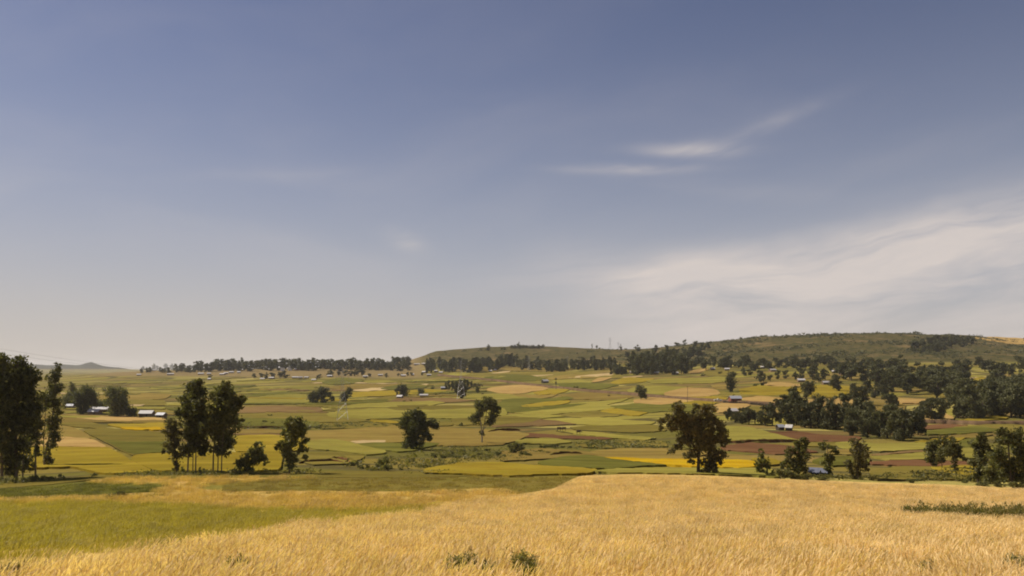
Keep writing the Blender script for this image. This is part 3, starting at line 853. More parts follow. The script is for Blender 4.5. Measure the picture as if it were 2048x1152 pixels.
def crop(name, label, fld, density, tufts, ymax, scale=(0.8, 1.2), seed=1, zoff=-0.56, xlim=(-140, 2190), ymin=9.0, tip=0.3):
    """scatter points over the field's own outline, thinner with distance"""
    o, out, off = fld
    r = np.random.default_rng(seed)
    pts, sc = [], []
    N = 0
    for y0 in np.arange(ymin, ymax, 3.0):
        y1 = min(y0 + 3.0, ymax)
        u0, u1 = (xlim[0] - CX) / F, (xlim[1] - CX) / F
        area = (u1 - u0) * (y0 + y1) / 2 * (y1 - y0)
        dens = density * min(1.0, (34.0 / y0)) 
        n = int(area * dens)
        Y = r.uniform(y0, y1, n); X = r.uniform(u0, u1, n) * Y
        Z = ground_z(X, Y)
        P = np.stack([CX + F * X / Y, HY - F * (Z + tip) / Y], -1)
        k = inside(P, out)
        pts.append(np.stack([X[k], Y[k], Z[k] + zoff], -1))
        sc.append(r.uniform(*scale, k.sum()) * np.clip((Y[k] / 34.0), 1.0, 3.0) ** 0.1)
    pts = np.concatenate(pts); sc = np.concatenate(sc)
    me = bpy.data.meshes.new(name)
    me.vertices.add(len(pts)); me.vertices.foreach_set('co', pts.astype(np.float32).ravel())
    at = me.attributes.new('size', 'FLOAT', 'POINT'); at.data.foreach_set('value', sc.astype(np.float32))
    at = me.attributes.new('turn', 'FLOAT', 'POINT'); at.data.foreach_set('value', r.normal(0, 0.9, len(pts)).astype(np.float32))
    ob = obj(name, me)
    ng = bpy.data.node_groups.new(name, 'GeometryNodeTree')
    ng.interface.new_socket('Geometry', in_out='INPUT', socket_type='NodeSocketGeometry')
    ng.interface.new_socket('Geometry', in_out='OUTPUT', socket_type='NodeSocketGeometry')
    G = NT(ng)
    gi, go = G.n('NodeGroupInput'), G.n('NodeGroupOutput')
    join = G.n('GeometryNodeJoinGeometry')
    for t in tufts:
        oi = G.n('GeometryNodeObjectInfo'); oi.inputs['Object'].default_value = t
        G.link(oi.outputs['Geometry'], join.inputs[0])
    g2i = G.n('GeometryNodeGeometryToInstance')
    insts = []
    gj = G.n('GeometryNodeJoinGeometry')
    ng.nodes.remove(join); ng.nodes.remove(g2i)
    for nd in list(ng.nodes):
        if nd.bl_idname == 'GeometryNodeObjectInfo':
            x = G.n('GeometryNodeGeometryToInstance')
            G.link(nd.outputs['Geometry'], x.inputs[0]); G.link(x.outputs[0], gj.inputs[0])
    iop = G.n('GeometryNodeInstanceOnPoints')
    m2p = G.n('GeometryNodeMeshToPoints')
    G.link(gi.outputs[0], m2p.inputs['Mesh'])
    G.link(m2p.outputs[0], iop.inputs['Points'])
    G.link(gj.outputs[0], iop.inputs['Instance'])
    iop.inputs['Pick Instance'].default_value = True
    rv = G.n('FunctionNodeRandomValue', data_type='INT')
    rv.inputs[4].default_value = 0; rv.inputs[5].default_value = len(tufts) - 1
    G.link(rv.outputs[2], iop.inputs['Instance Index'])
    a1 = G.n('GeometryNodeInputNamedAttribute', data_type='FLOAT'); a1.inputs[0].default_value = 'size'
    a2 = G.n('GeometryNodeInputNamedAttribute', data_type='FLOAT'); a2.inputs[0].default_value = 'turn'
    cx = G.n('ShaderNodeCombineXYZ'); G.link(a2.outputs[0], cx.inputs[2])
    G.link(cx.outputs[0], iop.inputs['Rotation']); G.link(a1.outputs[0], iop.inputs['Scale'])
    G.link(iop.outputs[0], go.inputs[0])
    md = ob.modifiers.new('crop', 'NODES'); md.node_group = ng
    tag(ob, label, None, None, 'stuff')
    return ob

def src(me):
    return bpy.data.objects.new(me.name, me)      # not linked to the scene: only a source for the tufts
WH = [src(tuft_mesh('wheat_tuft', 150, 0.55, 0.78, 0.0050, (0.17, 0.03), [STRAW, STRAW_PALE], True, 20 + i)) for i in range(5)]
WO = [src(tuft_mesh('orange_wheat_tuft', 120, 0.55, 0.78, 0.0065, (0.17, 0.03), [STRAW_ORANGE, STRAW_ORANGE], True, 120 + i)) for i in range(3)]
GR = [src(tuft_mesh('grass_tuft', 110, 0.55, 0.62, 0.007, (0.18, 0.03), [GRASS, GRASS_GREEN], False, 40 + i)) for i in range(4)]
GG = [src(tuft_mesh('green_tuft', 60, 0.55, 0.5, 0.012, (0.2, 0.05), [GRASS_GREEN], False, 60 + i)) for i in range(3)]
GO = [src(tuft_mesh('olive_tuft', 90, 0.55, 0.5, 0.009, (0.2, 0.05), [GRASS_OLIVE], False, 80 + i)) for i in range(3)]
crop('wheat_stalks', 'ripe golden wheat standing on the wide field in the foreground', NEAR['wheat'], 4.2, WH, 135.0, seed=5, tip=0.5)
crop('meadow_grass', 'yellow green grass on the near field at the left', NEAR['meadow'], 2.6, GR, 110.0, seed=6, zoff=-0.40)
crop('wheat_stalks', 'ripe wheat on the narrow strip behind the grassy field', NEAR['strip_a'], 1.8, WO, 120.0, seed=7, tip=0.4)
crop('wheat_stalks', 'ripe wheat on the farther narrow strip at the left', NEAR['strip_b'], 1.8, WO, 150.0, seed=8, tip=0.4)
crop('green_crop', 'low green crop on the dark strip at the left', NEAR['green_strip'], 1.6, GG, 130.0, seed=9, zoff=-0.34)
crop('rough_grass', 'rough olive grass on the strip behind the wheat', NEAR['olive'], 1.4, GO, 135.0, seed=10, zoff=-0.34)

# ------------------------------------------------------------------ trees
def leaf_cloud(lobes, leaf, dens, r, clump=0.40, droop=0.25):
    """lobes: (cx,cy,cz,rx,ry,rz); many small leaf sprays gathered in clumps"""
    C, S = [], []
    for (cx, cy, cz, rx, ry, rz) in lobes:
        area = rx * rz
        nc = max(8, int(11 + 3.0 * area / (leaf * leaf * 9)))
        nc = min(nc, 90)
        d = r.normal(size=(nc, 3)); d /= np.linalg.norm(d, axis=1)[:, None]
        rad = r.uniform(0.15, 1.0, nc) ** 0.5
        cen = np.array([cx, cy, cz]) + d * rad[:, None] * np.array([rx, ry, rz]) * 0.92
        cr = clump * min(rx, rz) * r.uniform(0.6, 1.25, nc)
        per = max(8, int(dens * area / (leaf * leaf) * 27 / nc))
        P = np.repeat(cen, per, 0) + r.normal(size=(nc * per, 3)) * np.repeat(cr, per)[:, None] * np.array([0.62, 0.62, 0.5])
        C.append(P); S.append(leaf * r.uniform(0.55, 1.25, len(P)))
    P = np.concatenate(C); s = np.concatenate(S)
    n = len(P)
    a = r.normal(size=(n, 3)); a[:, 2] -= droop; a /= np.linalg.norm(a, axis=1)[:, None]
    b = r.normal(size=(n, 3)); b -= (b * a).sum(1)[:, None] * a; b /= np.linalg.norm(b, axis=1)[:, None]
    a = a * s[:, None]; b = b * (s * 0.42)[:, None]
    V = np.stack([P - a * 0.9, P + b - a * 0.1, P + a, P - b + a * 0.1], 1).reshape(-1, 3)
    Fa = np.arange(n * 4).reshape(n, 4)
    return V, Fa

def tree(name, label, base, lobes_px, stems_px, leaf=0.30, dens=0.8, lmat=None, bark=None, cat='tree', group=None, seed=None, width=None, ydist=None):
    """a single tree measured in the view: lobes (px,py,rx,ry) of its crown and stems [(px,py)...]"""
    r = np.random.default_rng(seed if seed is not None else int(base[0] * 7 + base[1]))
    if ydist:
        u = (base[0] - CX) / F
        B = np.array([u * ydist, ydist, float(ground_z(u * ydist, ydist))])
    else:
        B = pix(*base)
    k = B[1] / F
    root = empty(name, B, label, cat, group)
    bz = HY - F * B[2] / B[1]           # where the base is seen
    loc = lambda x, y, d=0.0: ((x - base[0]) * k, d, (bz - y) * k)
    lob = []
    for (x, y, rx, ry) in lobes_px:
        d = r.uniform(-0.75, 0.75) * min(rx, 16) * k
        lob.append(loc(x, y, d) + (rx * k * 1.22, max(rx, ry) * k * 0.95, ry * k * 1.22))
    n0 = len(lob)
    for i in range(n0):                      # smaller masses where neighbouring masses meet
        for j in range(i + 1, n0):
            A, Bq = lob[i], lob[j]
            dd = math.hypot(A[0] - Bq[0], A[2] - Bq[2])
            ra, rb = min(A[3], A[5]), min(Bq[3], Bq[5])
            if dd < 1.15 * (ra + rb) and r.uniform() < 0.8:
                q = 0.62 * min(ra, rb)
                lob.append(tuple((A[t] + Bq[t]) / 2 for t in range(3)) + (q, q, q))
    m = MB()
    for st in stems_px:
        pts = st['p']; w = st.get('w', 3.0)
        P3 = [loc(x, y, st.get('d', 0) * k) for x, y in pts]
        P3[0] = (P3[0][0], P3[0][1], P3[0][2] - 0.35)
        n = len(P3)
        m.tube(P3, [w * k * 0.5 * (1 - 0.6 * i / max(n - 1, 1)) for i in range(n)], 7)
    tip = loc(*stems_px[0]['p'][-1])
    foot = loc(*stems_px[0]['p'][0])
    for L in lob[:n0]:
        # limb from the nearest stem to the lobe's middle
        best = None
        for st in stems_px:
            q = st['p']
            for (xa, ya), (xb, yb) in zip(q, q[1:]):
                for t in (0.35, 0.7, 1.0):
                    p = loc(xa + (xb - xa) * t, ya + (yb - ya) * t, st.get('d', 0) * k)
                    if p[2] < L[2] + L[5] * 0.2:
                        dd = (p[0] - L[0]) ** 2 + (p[2] - L[2]) ** 2 + (p[1] - L[1]) ** 2
                        if best is None or dd < best[0]: best = (dd, p)
        p = best[1] if best else foot
        mid = tuple((p[i] + L[i]) / 2 + r.normal(0, 0.05) * L[3] for i in range(3))
        lw = 0.32 * stems_px[0].get('w', 3.0) * k
        m.tube([p, mid, L[:3]], [lw * 0.5, lw * 0.36, lw * 0.12], 5)
    m.build('trunk', bark or BARK, root)
    V, Fa = leaf_cloud(lob, leaf, dens, r)
    obj('crown', mesh_from('crown', V, Fa, lmat or LEAF_EUC), root)
    return root

S = lambda *p, w=3.0, d=0: {'p': list(p), 'w': w, 'd': d}
# tall windblown eucalyptus at the left edge
tree('eucalyptus_tree', 'tall dark eucalyptus cut off by the left edge, leftmost tree of all', (4,962), [(8,722,12,14),(2,745,22,25),(5,790,25,35),(0,840,25,35),(5,890,22,30),(8,930,18,22),(-18,770,16,30)],
     [S((4,965),(3,880),(6,730),w=6)], leaf=0.32, dens=0.85)
tree('eucalyptus_tree', 'tallest dark eucalyptus with a broad windblown crown near the left edge', (33,961), [(36,720,11,11),(30,740,22,16),(45,748,22,18),(30,775,30,24),(57,762,15,18),(70,752,8,11),(36,810,31,30),(58,800,16,26),(40,850,26,25),(30,890,20,25),(58,830,17,20),(22,925,16,20)],
     [S((33,964),(32,880),(36,800),(35,728),w=6), S((24,962),(20,890),(18,800),w=4,d=10)], leaf=0.32, dens=0.85)
tree('eucalyptus_tree', 'bent eucalyptus with thin lower foliage right of the tallest tree at left', (71,957), [(75,860,12,18),(70,885,11,16),(81,845,7,9),(62,840,13,16),(52,880,13,16),(45,918,13,15),(57,935,13,9),(77,905,6,8)],
     [S((71,958),(71,905),(77,850),w=4), S((50,960),(52,900),(48,850),w=3,d=-8)], leaf=0.28, dens=0.62)
tree('eucalyptus_tree', 'narrow column shaped eucalyptus standing apart at the left', (86,934), [(116,733,5,9),(112,746,9,10),(109,758,12,9),(107,774,13,12),(105,795,16,15),(112,815,11,15),(92,803,12,14),(110,840,12,16),(106,862,13,13),(112,878,7,11),(101,888,9,11),(93,910,7,11),(95,923,9,7)],
     [S((88,937),(92,900),(104,850),(110,780),(116,735),w=4), S((84,937),(84,880),(88,815),w=2.5,d=6)], leaf=0.28, dens=0.75)
# hut trees at the left
tree('eucalyptus_tree', 'small spired tree left of the twin huts', (143,816), [(143,772,4,8),(141,784,9,10),(134,800,10,12),(150,797,10,13),(142,808,12,7)], [S((143,817),(143,770),w=2)], leaf=0.55, dens=0.8)
tree('broadleaf_tree', 'dense dark round tree just left of the white twin huts', (168,828), [(165,789,14,14),(181,786,11,11),(170,803,18,15),(165,820,9,9),(184,802,8,11),(156,800,9,13)], [S((166,829),(168,795),w=3)], leaf=0.55, dens=0.9, lmat=LEAF_BROAD, bark=BARK_DARK)
tree('broadleaf_tree', 'dense dark tree right of the white twin huts', (236,834), [(222,784,11,10),(238,788,14,12),(230,803,18,15),(245,808,12,13),(233,823,14,10),(250,828,9,6)], [S((234,835),(234,795),w=3)], leaf=0.55, dens=0.9, lmat=LEAF_BROAD, bark=BARK_DARK)
tree('broadleaf_tree', 'low rounded tree between the twin huts and the single bright hut', (262,834), [(258,822,9,8),(266,824,8,7),(262,830,10,4)], [S((262,835),(262,820),w=2)], leaf=0.5, dens=0.9, lmat=LEAF_BROAD, bark=BARK_DARK)
tree('broadleaf_tree', 'low dark tree right behind the long white hut roof', (202,818), [(198,808,9,8),(208,808,8,7),(202,814,12,4)], [S((202,819),(202,806),w=2)], leaf=0.5, dens=0.9, lmat=LEAF_BROAD, bark=BARK_DARK)
# the big grove left of centre
tree('eucalyptus_tree', 'low bushy eucalyptus at the left side of the tall grove', (353,950), [(345,850,15,12),(335,862,8,9),(350,870,17,13),(345,890,15,13),(358,905,12,12),(350,920,8,9),(352,934,5,7),(326,902,3,4)],
     [S((353,952),(352,915),(347,860),w=2.6)], leaf=0.28, dens=0.6, lmat=LEAF_BROWN)
tree('eucalyptus_tree', 'tall eucalyptus with flat top, left one of the grove pair', (384,949), [(392,768,17,9),(385,780,20,13),(378,803,19,17),(366,822,12,9),(395,808,22,20),(385,838,21,20),(400,850,22,22),(385,873,22,18),(395,893,21,15),(375,905,12,10),(404,903,9,8)],
     [S((375,950),(377,905),(385,840),(392,770),w=3.4), S((383,950),(384,900),(388,850),w=2.2,d=6), S((393,950),(394,900),(400,840),w=3,d=-5)], leaf=0.30, dens=0.78)
tree('eucalyptus_tree', 'tall eucalyptus on three thin bare stems, right one of the grove pair', (434,949), [(447,771,12,8),(445,784,17,13),(435,800,20,16),(455,800,13,18),(470,802,11,9),(485,798,6,9),(478,812,7,6),(440,825,25,21),(462,825,16,15),(428,850,19,18),(455,850,18,20),(440,880,22,17),(455,885,12,15),(434,899,17,9),(448,903,14,8),(470,842,5,4),(485,841,5,2)],
     [S((426,950),(427,905),(434,840),(445,775),w=3.4), S((433,950),(434,900),(440,850),w=2.6,d=7), S((445,950),(446,900),(452,840),w=2.8,d=-6)], leaf=0.30, dens=0.78)
tree('broadleaf_tree', 'low leaning thorny tree at the right foot of the grove', (484,948), [(503,903,8,9),(520,889,9,7),(517,904,9,10),(529,918,8,9),(510,919,11,8),(492,915,9,8),(480,926,8,7),(500,930,11,8),(485,938,12,8),(470,943,9,4),(496,942,9,5)],
     [S((482,950),(495,932),(512,908),w=2.4), S((478,950),(480,935),w=2)], leaf=0.28, dens=0.6, lmat=LEAF_BUSH, bark=BARK_DARK)
tree('eucalyptus_tree', 'single ragged eucalyptus with loose side tufts right of the grove', (578,949), [(577,842,7,8),(595,841,8,8),(585,855,17,12),(605,855,9,11),(574,866,11,8),(598,867,14,9),(564,890,10,9),(582,885,11,11),(612,880,4,5),(606,889,6,6),(600,902,6,5),(574,908,9,11),(586,915,8,10),(580,928,9,9),(613,900,3,5),(553,897,3,3),(609,915,4,4)],
     [S((578,951),(580,920),(584,870),(588,845),w=4)], leaf=0.30, dens=1.0, lmat=LEAF_BUSH)
# gully trees
tree('broadleaf_tree', 'broad dark tree with one long arm to the right beside the gully', (825,900), [(835,822,9,7),(820,832,13,9),(840,834,11,9),(812,845,13,9),(830,850,17,13),(804,850,7,7),(850,851,8,9),(862,845,9,7),(868,850,7,7),(874,852,5,6),(822,868,15,13),(845,865,11,8),(857,871,8,7),(860,877,5,5),(820,884,13,9),(838,884,10,9),(829,893,12,4),(811,889,7,7)],
     [S((825,902),(827,875),(831,840),w=5)], leaf=0.32, dens=0.85, lmat=LEAF_BROAD, bark=BARK_DARK)
tree('eucalyptus_tree', 'round crowned tree on a forked bare trunk in the middle of the valley', (964,887), [(960,803,9,7),(975,800,9,7),(985,807,9,8),(955,811,7,7),(970,813,13,8),(995,818,6,7),(989,828,9,9),(961,825,7,8),(951,832,7,7),(943,838,6,5),(984,838,8,8),(955,842,7,6),(978,844,8,6),(963,864,6,3),(965,868,4,3)],
     [S((964,888),(964,868),(962,850),(958,825),w=3.6), S((965,868),(968,850),(974,820),w=2.4), S((965,860),(980,840),(988,825),w=1.6)], leaf=0.32, dens=0.8, bark=BARK_PALE)
tree('eucalyptus_tree', 'big spreading brownish tree at the far edge of the wheat', (1396,951), [(1355,814,13,11),(1394,814,8,6),(1415,817,13,9),(1425,822,8,6),(1335,838,13,8),(1322,842,6,6),(1322,857,4,4),(1360,834,15,11),(1345,855,11,8),(1385,834,19,13),(1410,837,17,13),(1430,845,13,11),(1375,859,22,15),(1405,861,23,17),(1440,860,12,9),(1435,875,12,9),(1455,877,7,7),(1448,885,9,7),(1365,882,14,9),(1343,900,7,6),(1355,893,8,6),(1395,884,22,13),(1420,888,17,11),(1425,905,14,10),(1445,907,8,8),(1375,911,8,6),(1391,905,12,9),(1415,924,14,9),(1435,925,10,7),(1410,943,13,6),(1425,939,10,7),(1382,924,6,4)],
     [S((1396,955),(1397,925),(1397,890),(1400,840),w=8), S((1397,900),(1365,860),(1352,825),w=4), S((1398,895),(1430,860),(1420,825),w=4)], leaf=0.28, dens=0.95, lmat=LEAF_BROWN, bark=BARK_DARK, ydist=122.0)
# row behind the wheat at right
tree('broadleaf_tree', 'small slim tree, leftmost of the row behind the wheat', (1530,958), [(1523,905,6,7),(1522,917,8,7),(1530,925,9,8),(1517,928,8,6),(1520,940,7,6),(1537,932,5,6),(1528,948,6,5)], [S((1529,960),(1524,930),(1523,908),w=2)], leaf=0.28, dens=0.62, lmat=LEAF_BUSH, ydist=128.0)
tree('eucalyptus_tree', 'tall tapering tree with a side tuft on top, left of the tin roofed shed', (1597,958), [(1605,877,6,5),(1611,886,6,5),(1595,890,6,6),(1600,900,12,9),(1580,905,8,9),(1606,912,11,11),(1577,920,7,9),(1600,928,13,11),(1565,930,5,7),(1586,935,11,11),(1605,941,9,8)],
     [S((1597,960),(1597,925),(1603,880),w=4)], leaf=0.28, dens=0.8, lmat=LEAF_BUSH, bark=BARK_DARK, ydist=128.0)
tree('broadleaf_tree', 'slim tree with an umbrella top right beside the shed', (1660,960), [(1655,892,11,6),(1645,895,5,5),(1668,898,7,5),(1673,904,4,5),(1655,914,10,8),(1657,928,10,8),(1655,938,6,6),(1660,948,4,5)], [S((1659,962),(1657,930),(1655,895),w=2.6)], leaf=0.28, dens=0.75, lmat=LEAF_BUSH, ydist=128.0)
tree('broadleaf_tree', 'upright oval tree standing alone, rightmost of the row behind the wheat', (1716,966), [(1718,884,12,6),(1712,896,11,9),(1724,900,10,11),(1716,914,14,11),(1734,915,5,7),(1722,928,11,9),(1697,927,7,5),(1709,938,12,8),(1732,938,6,5),(1713,950,10,7),(1717,960,8,5)], [S((1716,968),(1715,930),(1718,888),w=3)], leaf=0.28, dens=0.75, lmat=LEAF_BROWN, ydist=124.0)
tree('eucalyptus_tree', 'left tree of the pointed grove at the right behind the wheat', (1866,945), [(1858,888,6,7),(1867,885,6,9),(1860,903,9,9),(1869,903,8,10),(1862,917,9,7),(1868,925,6,5)], [S((1866,950),(1866,915),(1867,885),w=2)], leaf=0.3, dens=0.8, ydist=165.0)
tree('eucalyptus_tree', 'middle tree of the pointed grove at the right behind the wheat', (1884,945), [(1880,884,6,9),(1891,882,6,10),(1878,905,9,11),(1891,903,9,11),(1884,920,9,7)], [S((1884,950),(1884,915),(1888,882),w=2)], leaf=0.3, dens=0.8, ydist=163.0)
tree('eucalyptus_tree', 'right tree of the pointed grove, thin stem showing below', (1910,958), [(1904,884,7,10),(1902,902,11,11),(1915,896,8,8),(1915,908,9,8),(1925,914,5,4),(1934,920,5,3),(1908,920,7,5),(1909,936,5,9),(1912,954,3,5)], [S((1910,962),(1910,930),(1905,885),w=2.4)], leaf=0.3, dens=0.75, ydist=150.0)
tree('broadleaf_tree', 'leaning many armed tree between the pointed grove and the right edge', (1956,968), [(1962,871,7,7),(1955,884,11,11),(1970,887,10,9),(1960,904,10,11),(1946,925,8,8),(1964,924,12,11),(1955,944,12,11),(1980,905,6,6),(1941,957,6,5),(1969,955,9,9),(1982,950,7,5)], [S((1956,972),(1956,930),(1960,880),w=4), S((1956,940),(1975,910),w=2.5)], leaf=0.27, dens=0.72, lmat=LEAF_BUSH, bark=BARK_DARK, ydist=126.0)
tree('broadleaf_tree', 'large dark tree cut off by the right edge of the view', (2022,974), [(1998,865,7,7),(2012,861,8,7),(2034,865,8,9),(2005,879,11,9),(2025,880,11,11),(1996,900,10,10),(2041,890,13,15),(2010,925,14,14),(2035,920,13,15),(1990,914,6,8),(2025,950,16,13),(2001,945,7,8),(2047,950,15,15),(2060,915,14,20)], [S((2022,978),(2020,930),(2015,870),w=5), S((2024,960),(2040,900),w=3)], leaf=0.27, dens=0.78, lmat=LEAF_BROAD, bark=BARK_DARK, ydist=120.0)
tree('broadleaf_tree', 'low bushy tree filling the gap left of the large right edge tree', (1986,970), [(1984,926,11,12),(1977,943,11,11),(1992,953,13,11),(1983,908,8,8),(1972,962,10,7)], [S((1986,974),(1985,945),(1984,915),w=3)], leaf=0.27, dens=0.78, lmat=LEAF_BUSH, bark=BARK_DARK, ydist=124.0)
# lone trees farther out
tree('broadleaf_tree', 'wide clump like tree on the plain left of the tall pylon', (643,807), [(645,778,8,6),(632,788,7,8),(622,793,7,7),(640,791,11,8),(655,785,7,7),(663,797,5,5),(630,802,9,4),(649,802,7,4)], [S((643,808),(644,780),w=2)], leaf=0.7, dens=0.85, lmat=LEAF_FAR, bark=BARK_DARK)
tree('broadleaf_tree', 'slanted oval tree just right of the tall pylon', (690,803), [(700,780,5,6),(694,789,7,7),(686,796,6,6),(691,799,6,3)], [S((690,804),(696,782),w=1.6)], leaf=0.6, dens=0.85, lmat=LEAF_FAR, bark=BARK_DARK)
tree('broadleaf_tree', 'dark tree behind the small tin hut in mid valley', (804,794), [(804,775,8,6),(795,781,4,7),(808,785,8,8),(803,791,7,3)], [S((804,795),(804,776),w=1.6)], leaf=0.7, dens=0.85, lmat=LEAF_FAR, bark=BARK_DARK)
tree('broadleaf_tree', 'small round tree behind the long low white roof in mid valley', (842,791), [(842,782,6,6),(841,788,6,4)], [S((842,792),(842,780),w=1.5)], leaf=0.6, dens=0.85, lmat=LEAF_FAR, bark=BARK_DARK)
tree('eucalyptus_tree', 'lone airy tree on the straw field below the dirt road', (1283,800), [(1279,775,8,4),(1275,782,4,4),(1290,780,5,4),(1284,787,7,6),(1287,793,7,4)], [S((1282,801),(1282,790),(1281,776),w=1.8)], leaf=0.5, dens=0.75, lmat=LEAF_FAR)
tree('broadleaf_tree', 'drop shaped dense tree above the red walled house', (1461,784), [(1461,749,9,5),(1462,761,11,7),(1461,772,8,6),(1461,779,4,4)], [S((1461,785),(1461,755),w=2)], leaf=0.55, dens=0.95, lmat=LEAF_FAR, bark=BARK_DARK)
tree('broadleaf_tree', 'rounded tree with a shadow right, in the fields above the right grove', (1613,797), [(1618,766,8,6),(1612,775,10,8),(1622,778,7,7),(1614,786,8,6),(1612,792,5,3)], [S((1612,798),(1615,768),w=2)], leaf=0.55, dens=0.9, lmat=LEAF_FAR, bark=BARK_DARK)
tree('broadleaf_tree', 'pear shaped tree on the yellow field with a long shadow', (1677,783), [(1674,754,9,6),(1673,765,11,7),(1676,773,8,5),(1678,778,4,3)], [S((1678,784),(1676,756),w=2)], leaf=0.55, dens=0.9, lmat=LEAF_FAR, bark=BARK_DARK)
tree('eucalyptus_tree', 'small tree with bare stem below the plantation in mid valley', (955,788), [(955,779,4,5),(956,783,3,2)], [S((955,789),(955,777),w=0.9)], leaf=0.5, dens=0.9, lmat=LEAF_FAR)
tree('eucalyptus_tree', 'thin bare pole like tree beside the dirt road', (1112,779), [(1112,758,2.5,1.5),(1112,766,1.5,3)], [S((1112,780),(1112,770),(1112,757),w=1.6)], leaf=0.4, dens=0.8, lmat=LEAF_FAR)

# ---- shared trees for groves and woods
def variant(kind, seed, leaves, leaf):
    """unit-height tree: returns (trunk mesh, crown mesh)"""
    r = np.random.default_rng(seed)
    lob = []
    m = MB()
    if kind == 'euc':
        top = 1.0; n = 9
        for i in range(n):
            t = 0.13 + 0.83 * i / (n - 1)
            w = 0.19 * (1 - 0.55 * abs(t - 0.55) / 0.5) * r.uniform(0.75, 1.3)
            lob.append((r.normal(0, 0.07), r.normal(0, 0.07), t, w, w, 0.10 * r.uniform(0.8, 1.4)))
        m.tube([(0, 0, -0.04), (0.01, 0, 0.4), (0.0, 0.01, 0.95)], [0.022, 0.015, 0.005], 5)
        for L in lob: m.tube([(0, 0, max(L[2] - 0.18, 0.15)), L[:3]], [0.008, 0.003], 4)
    elif kind == 'broad':
        n = 11
        for i in range(n):
            a = r.uniform(0, 6.283); t = r.uniform(0.14, 0.88)
            rad = 0.34 * math.sin(math.pi * min(1, (t + 0.05) / 1.08)) * r.uniform(0.4, 1.1)
            lob.append((rad * math.cos(a), rad * math.sin(a), t, r.uniform(0.14, 0.22), r.uniform(0.14, 0.22), r.uniform(0.10, 0.16)))
        m.tube([(0, 0, -0.04), (0.0, 0.01, 0.3), (0.02, 0, 0.6)], [0.035, 0.028, 0.012], 5)
        for L in lob: m.tube([(0, 0, 0.25), L[:3]], [0.014, 0.004], 4)
    elif kind == 'bush':
        n = 8
        for i in range(n):
            a = r.uniform(0, 6.283); t = r.uniform(0.15, 0.75); rad = 0.55 * r.uniform(0.1, 1) ** 0.5
            lob.append((rad * math.cos(a), rad * math.sin(a), t * (1 - 0.3 * rad), r.uniform(0.2, 0.34), r.uniform(0.2, 0.34), r.uniform(0.16, 0.28)))
        for L in lob[:5]: m.tube([(0, 0, -0.05), L[:3]], [0.03, 0.008], 4)
    C = []
    per = leaves // len(lob)
    for (cx, cy, cz, rx, ry, rz) in lob:
        nc = 9
        d = r.normal(size=(nc, 3)); d /= np.linalg.norm(d, axis=1)[:, None]
        cen = np.array([cx, cy, cz]) + d * (r.uniform(0.2, 1, nc) ** 0.5)[:, None] * np.array([rx, ry, rz])
        k = max(1, per // nc)
        C.append(np.repeat(cen, k, 0) + r.normal(size=(nc * k, 3)) * min(rx, rz) * 0.24)
    P = np.concatenate(C); n = len(P)
    s = leaf * r.uniform(0.6, 1.3, n)
    a = r.normal(size=(n, 3)); a[:, 2] -= 0.2; a /= np.linalg.norm(a, axis=1)[:, None]
    b = r.normal(size=(n, 3)); b -= (b * a).sum(1)[:, None] * a; b /= np.linalg.norm(b, axis=1)[:, None]
    a *= s[:, None]; b *= (s * 0.48)[:, None]
    P[:, 2] = np.maximum(P[:, 2], 0.03)
    V = np.stack([P - a, P + b, P + a, P - b], 1).reshape(-1, 3)
    lm = {'euc': LEAF_FAR, 'broad': LEAF_FAR, 'bush': LEAF_BUSH}[kind]
    return m.mesh('trunk', BARK_DARK), mesh_from('crown', V, np.arange(n * 4).reshape(n, 4), lm)

VAR = {'euc': [variant('euc', 100 + i, 1300, 0.045) for i in range(6)],
       'broad': [variant('broad', 200 + i, 1500, 0.055) for i in range(6)],
       'bush': [variant('bush', 300 + i, 600, 0.10) for i in range(5)],
       'euc_mid': [variant('euc', 400 + i, 4500, 0.027) for i in range(4)],
       'broad_mid': [variant('broad', 500 + i, 5500, 0.032) for i in range(5)],
       'bush_mid': [variant('bush', 600 + i, 2200, 0.06) for i in range(5)]}
NAME = {'euc': 'eucalyptus_tree', 'broad': 'broadleaf_tree', 'bush': 'bush'}
CAT = {'euc': 'tree', 'broad': 'tree', 'bush': 'bush'}
def grow(kind, px, py, hpx, label, group=None, wide=1.0, at=None, sink=0.0):
    k0 = kind.split('_')[0]
    B = np.array(at) if at is not None else pix(px, py)
    h = hpx * B[1] / F
    tr, cr = random.choice(VAR[kind])
    root = empty(NAME[k0], (B[0], B[1], B[2] - sink), label, CAT[k0], group)
    root.rotation_euler = (random.gauss(0, 0.03), random.gauss(0, 0.03), random.uniform(0, 6.28))
    root.scale = (h * wide * random.uniform(0.85, 1.15), h * wide * random.uniform(0.85, 1.15), h)
    for n, me in (('trunk', tr), ('crown', cr)):
        o = bpy.data.objects.new(n, me); COL.objects.link(o); o.parent = root
    return root

ru = random.uniform
# long treeline on the left skyline
for i in range(104):
    x = 282 + (815 - 282) * (i + ru(-0.4, 0.4)) / 103
    hp = 9 + 12 * min(1, max(0, (x - 280) / 170)) + ru(-2.5, 4)
    if x > 768: hp *= 0.75
    y = (742.5 - 4.0 * min(1, (x - 280) / 250)) + ru(-2.2, 3.5)
    part = ('low left end of the left skyline treeline', 'left skyline treeline above the village huts', 'left skyline treeline behind the white blocks', 'left skyline treeline right of the white blocks', 'thinning right end of the left skyline treeline')[(x > 385) + (x > 540) + (x > 640) + (x > 768)]
    hp *= 0.86
    grow('euc', x, y + 0.6, hp, 'dark tree in the ' + part, part, wide=ru(1.3, 2.2))
for i in range(12):
    x = 786 + 32 * i / 11 + ru(-1, 1)
    grow('broad', x, 729 + ru(-1, 1), ru(13, 17), 'dark tree in the small round wood right of the left treeline', 'small wood right of the left treeline', wide=0.8)
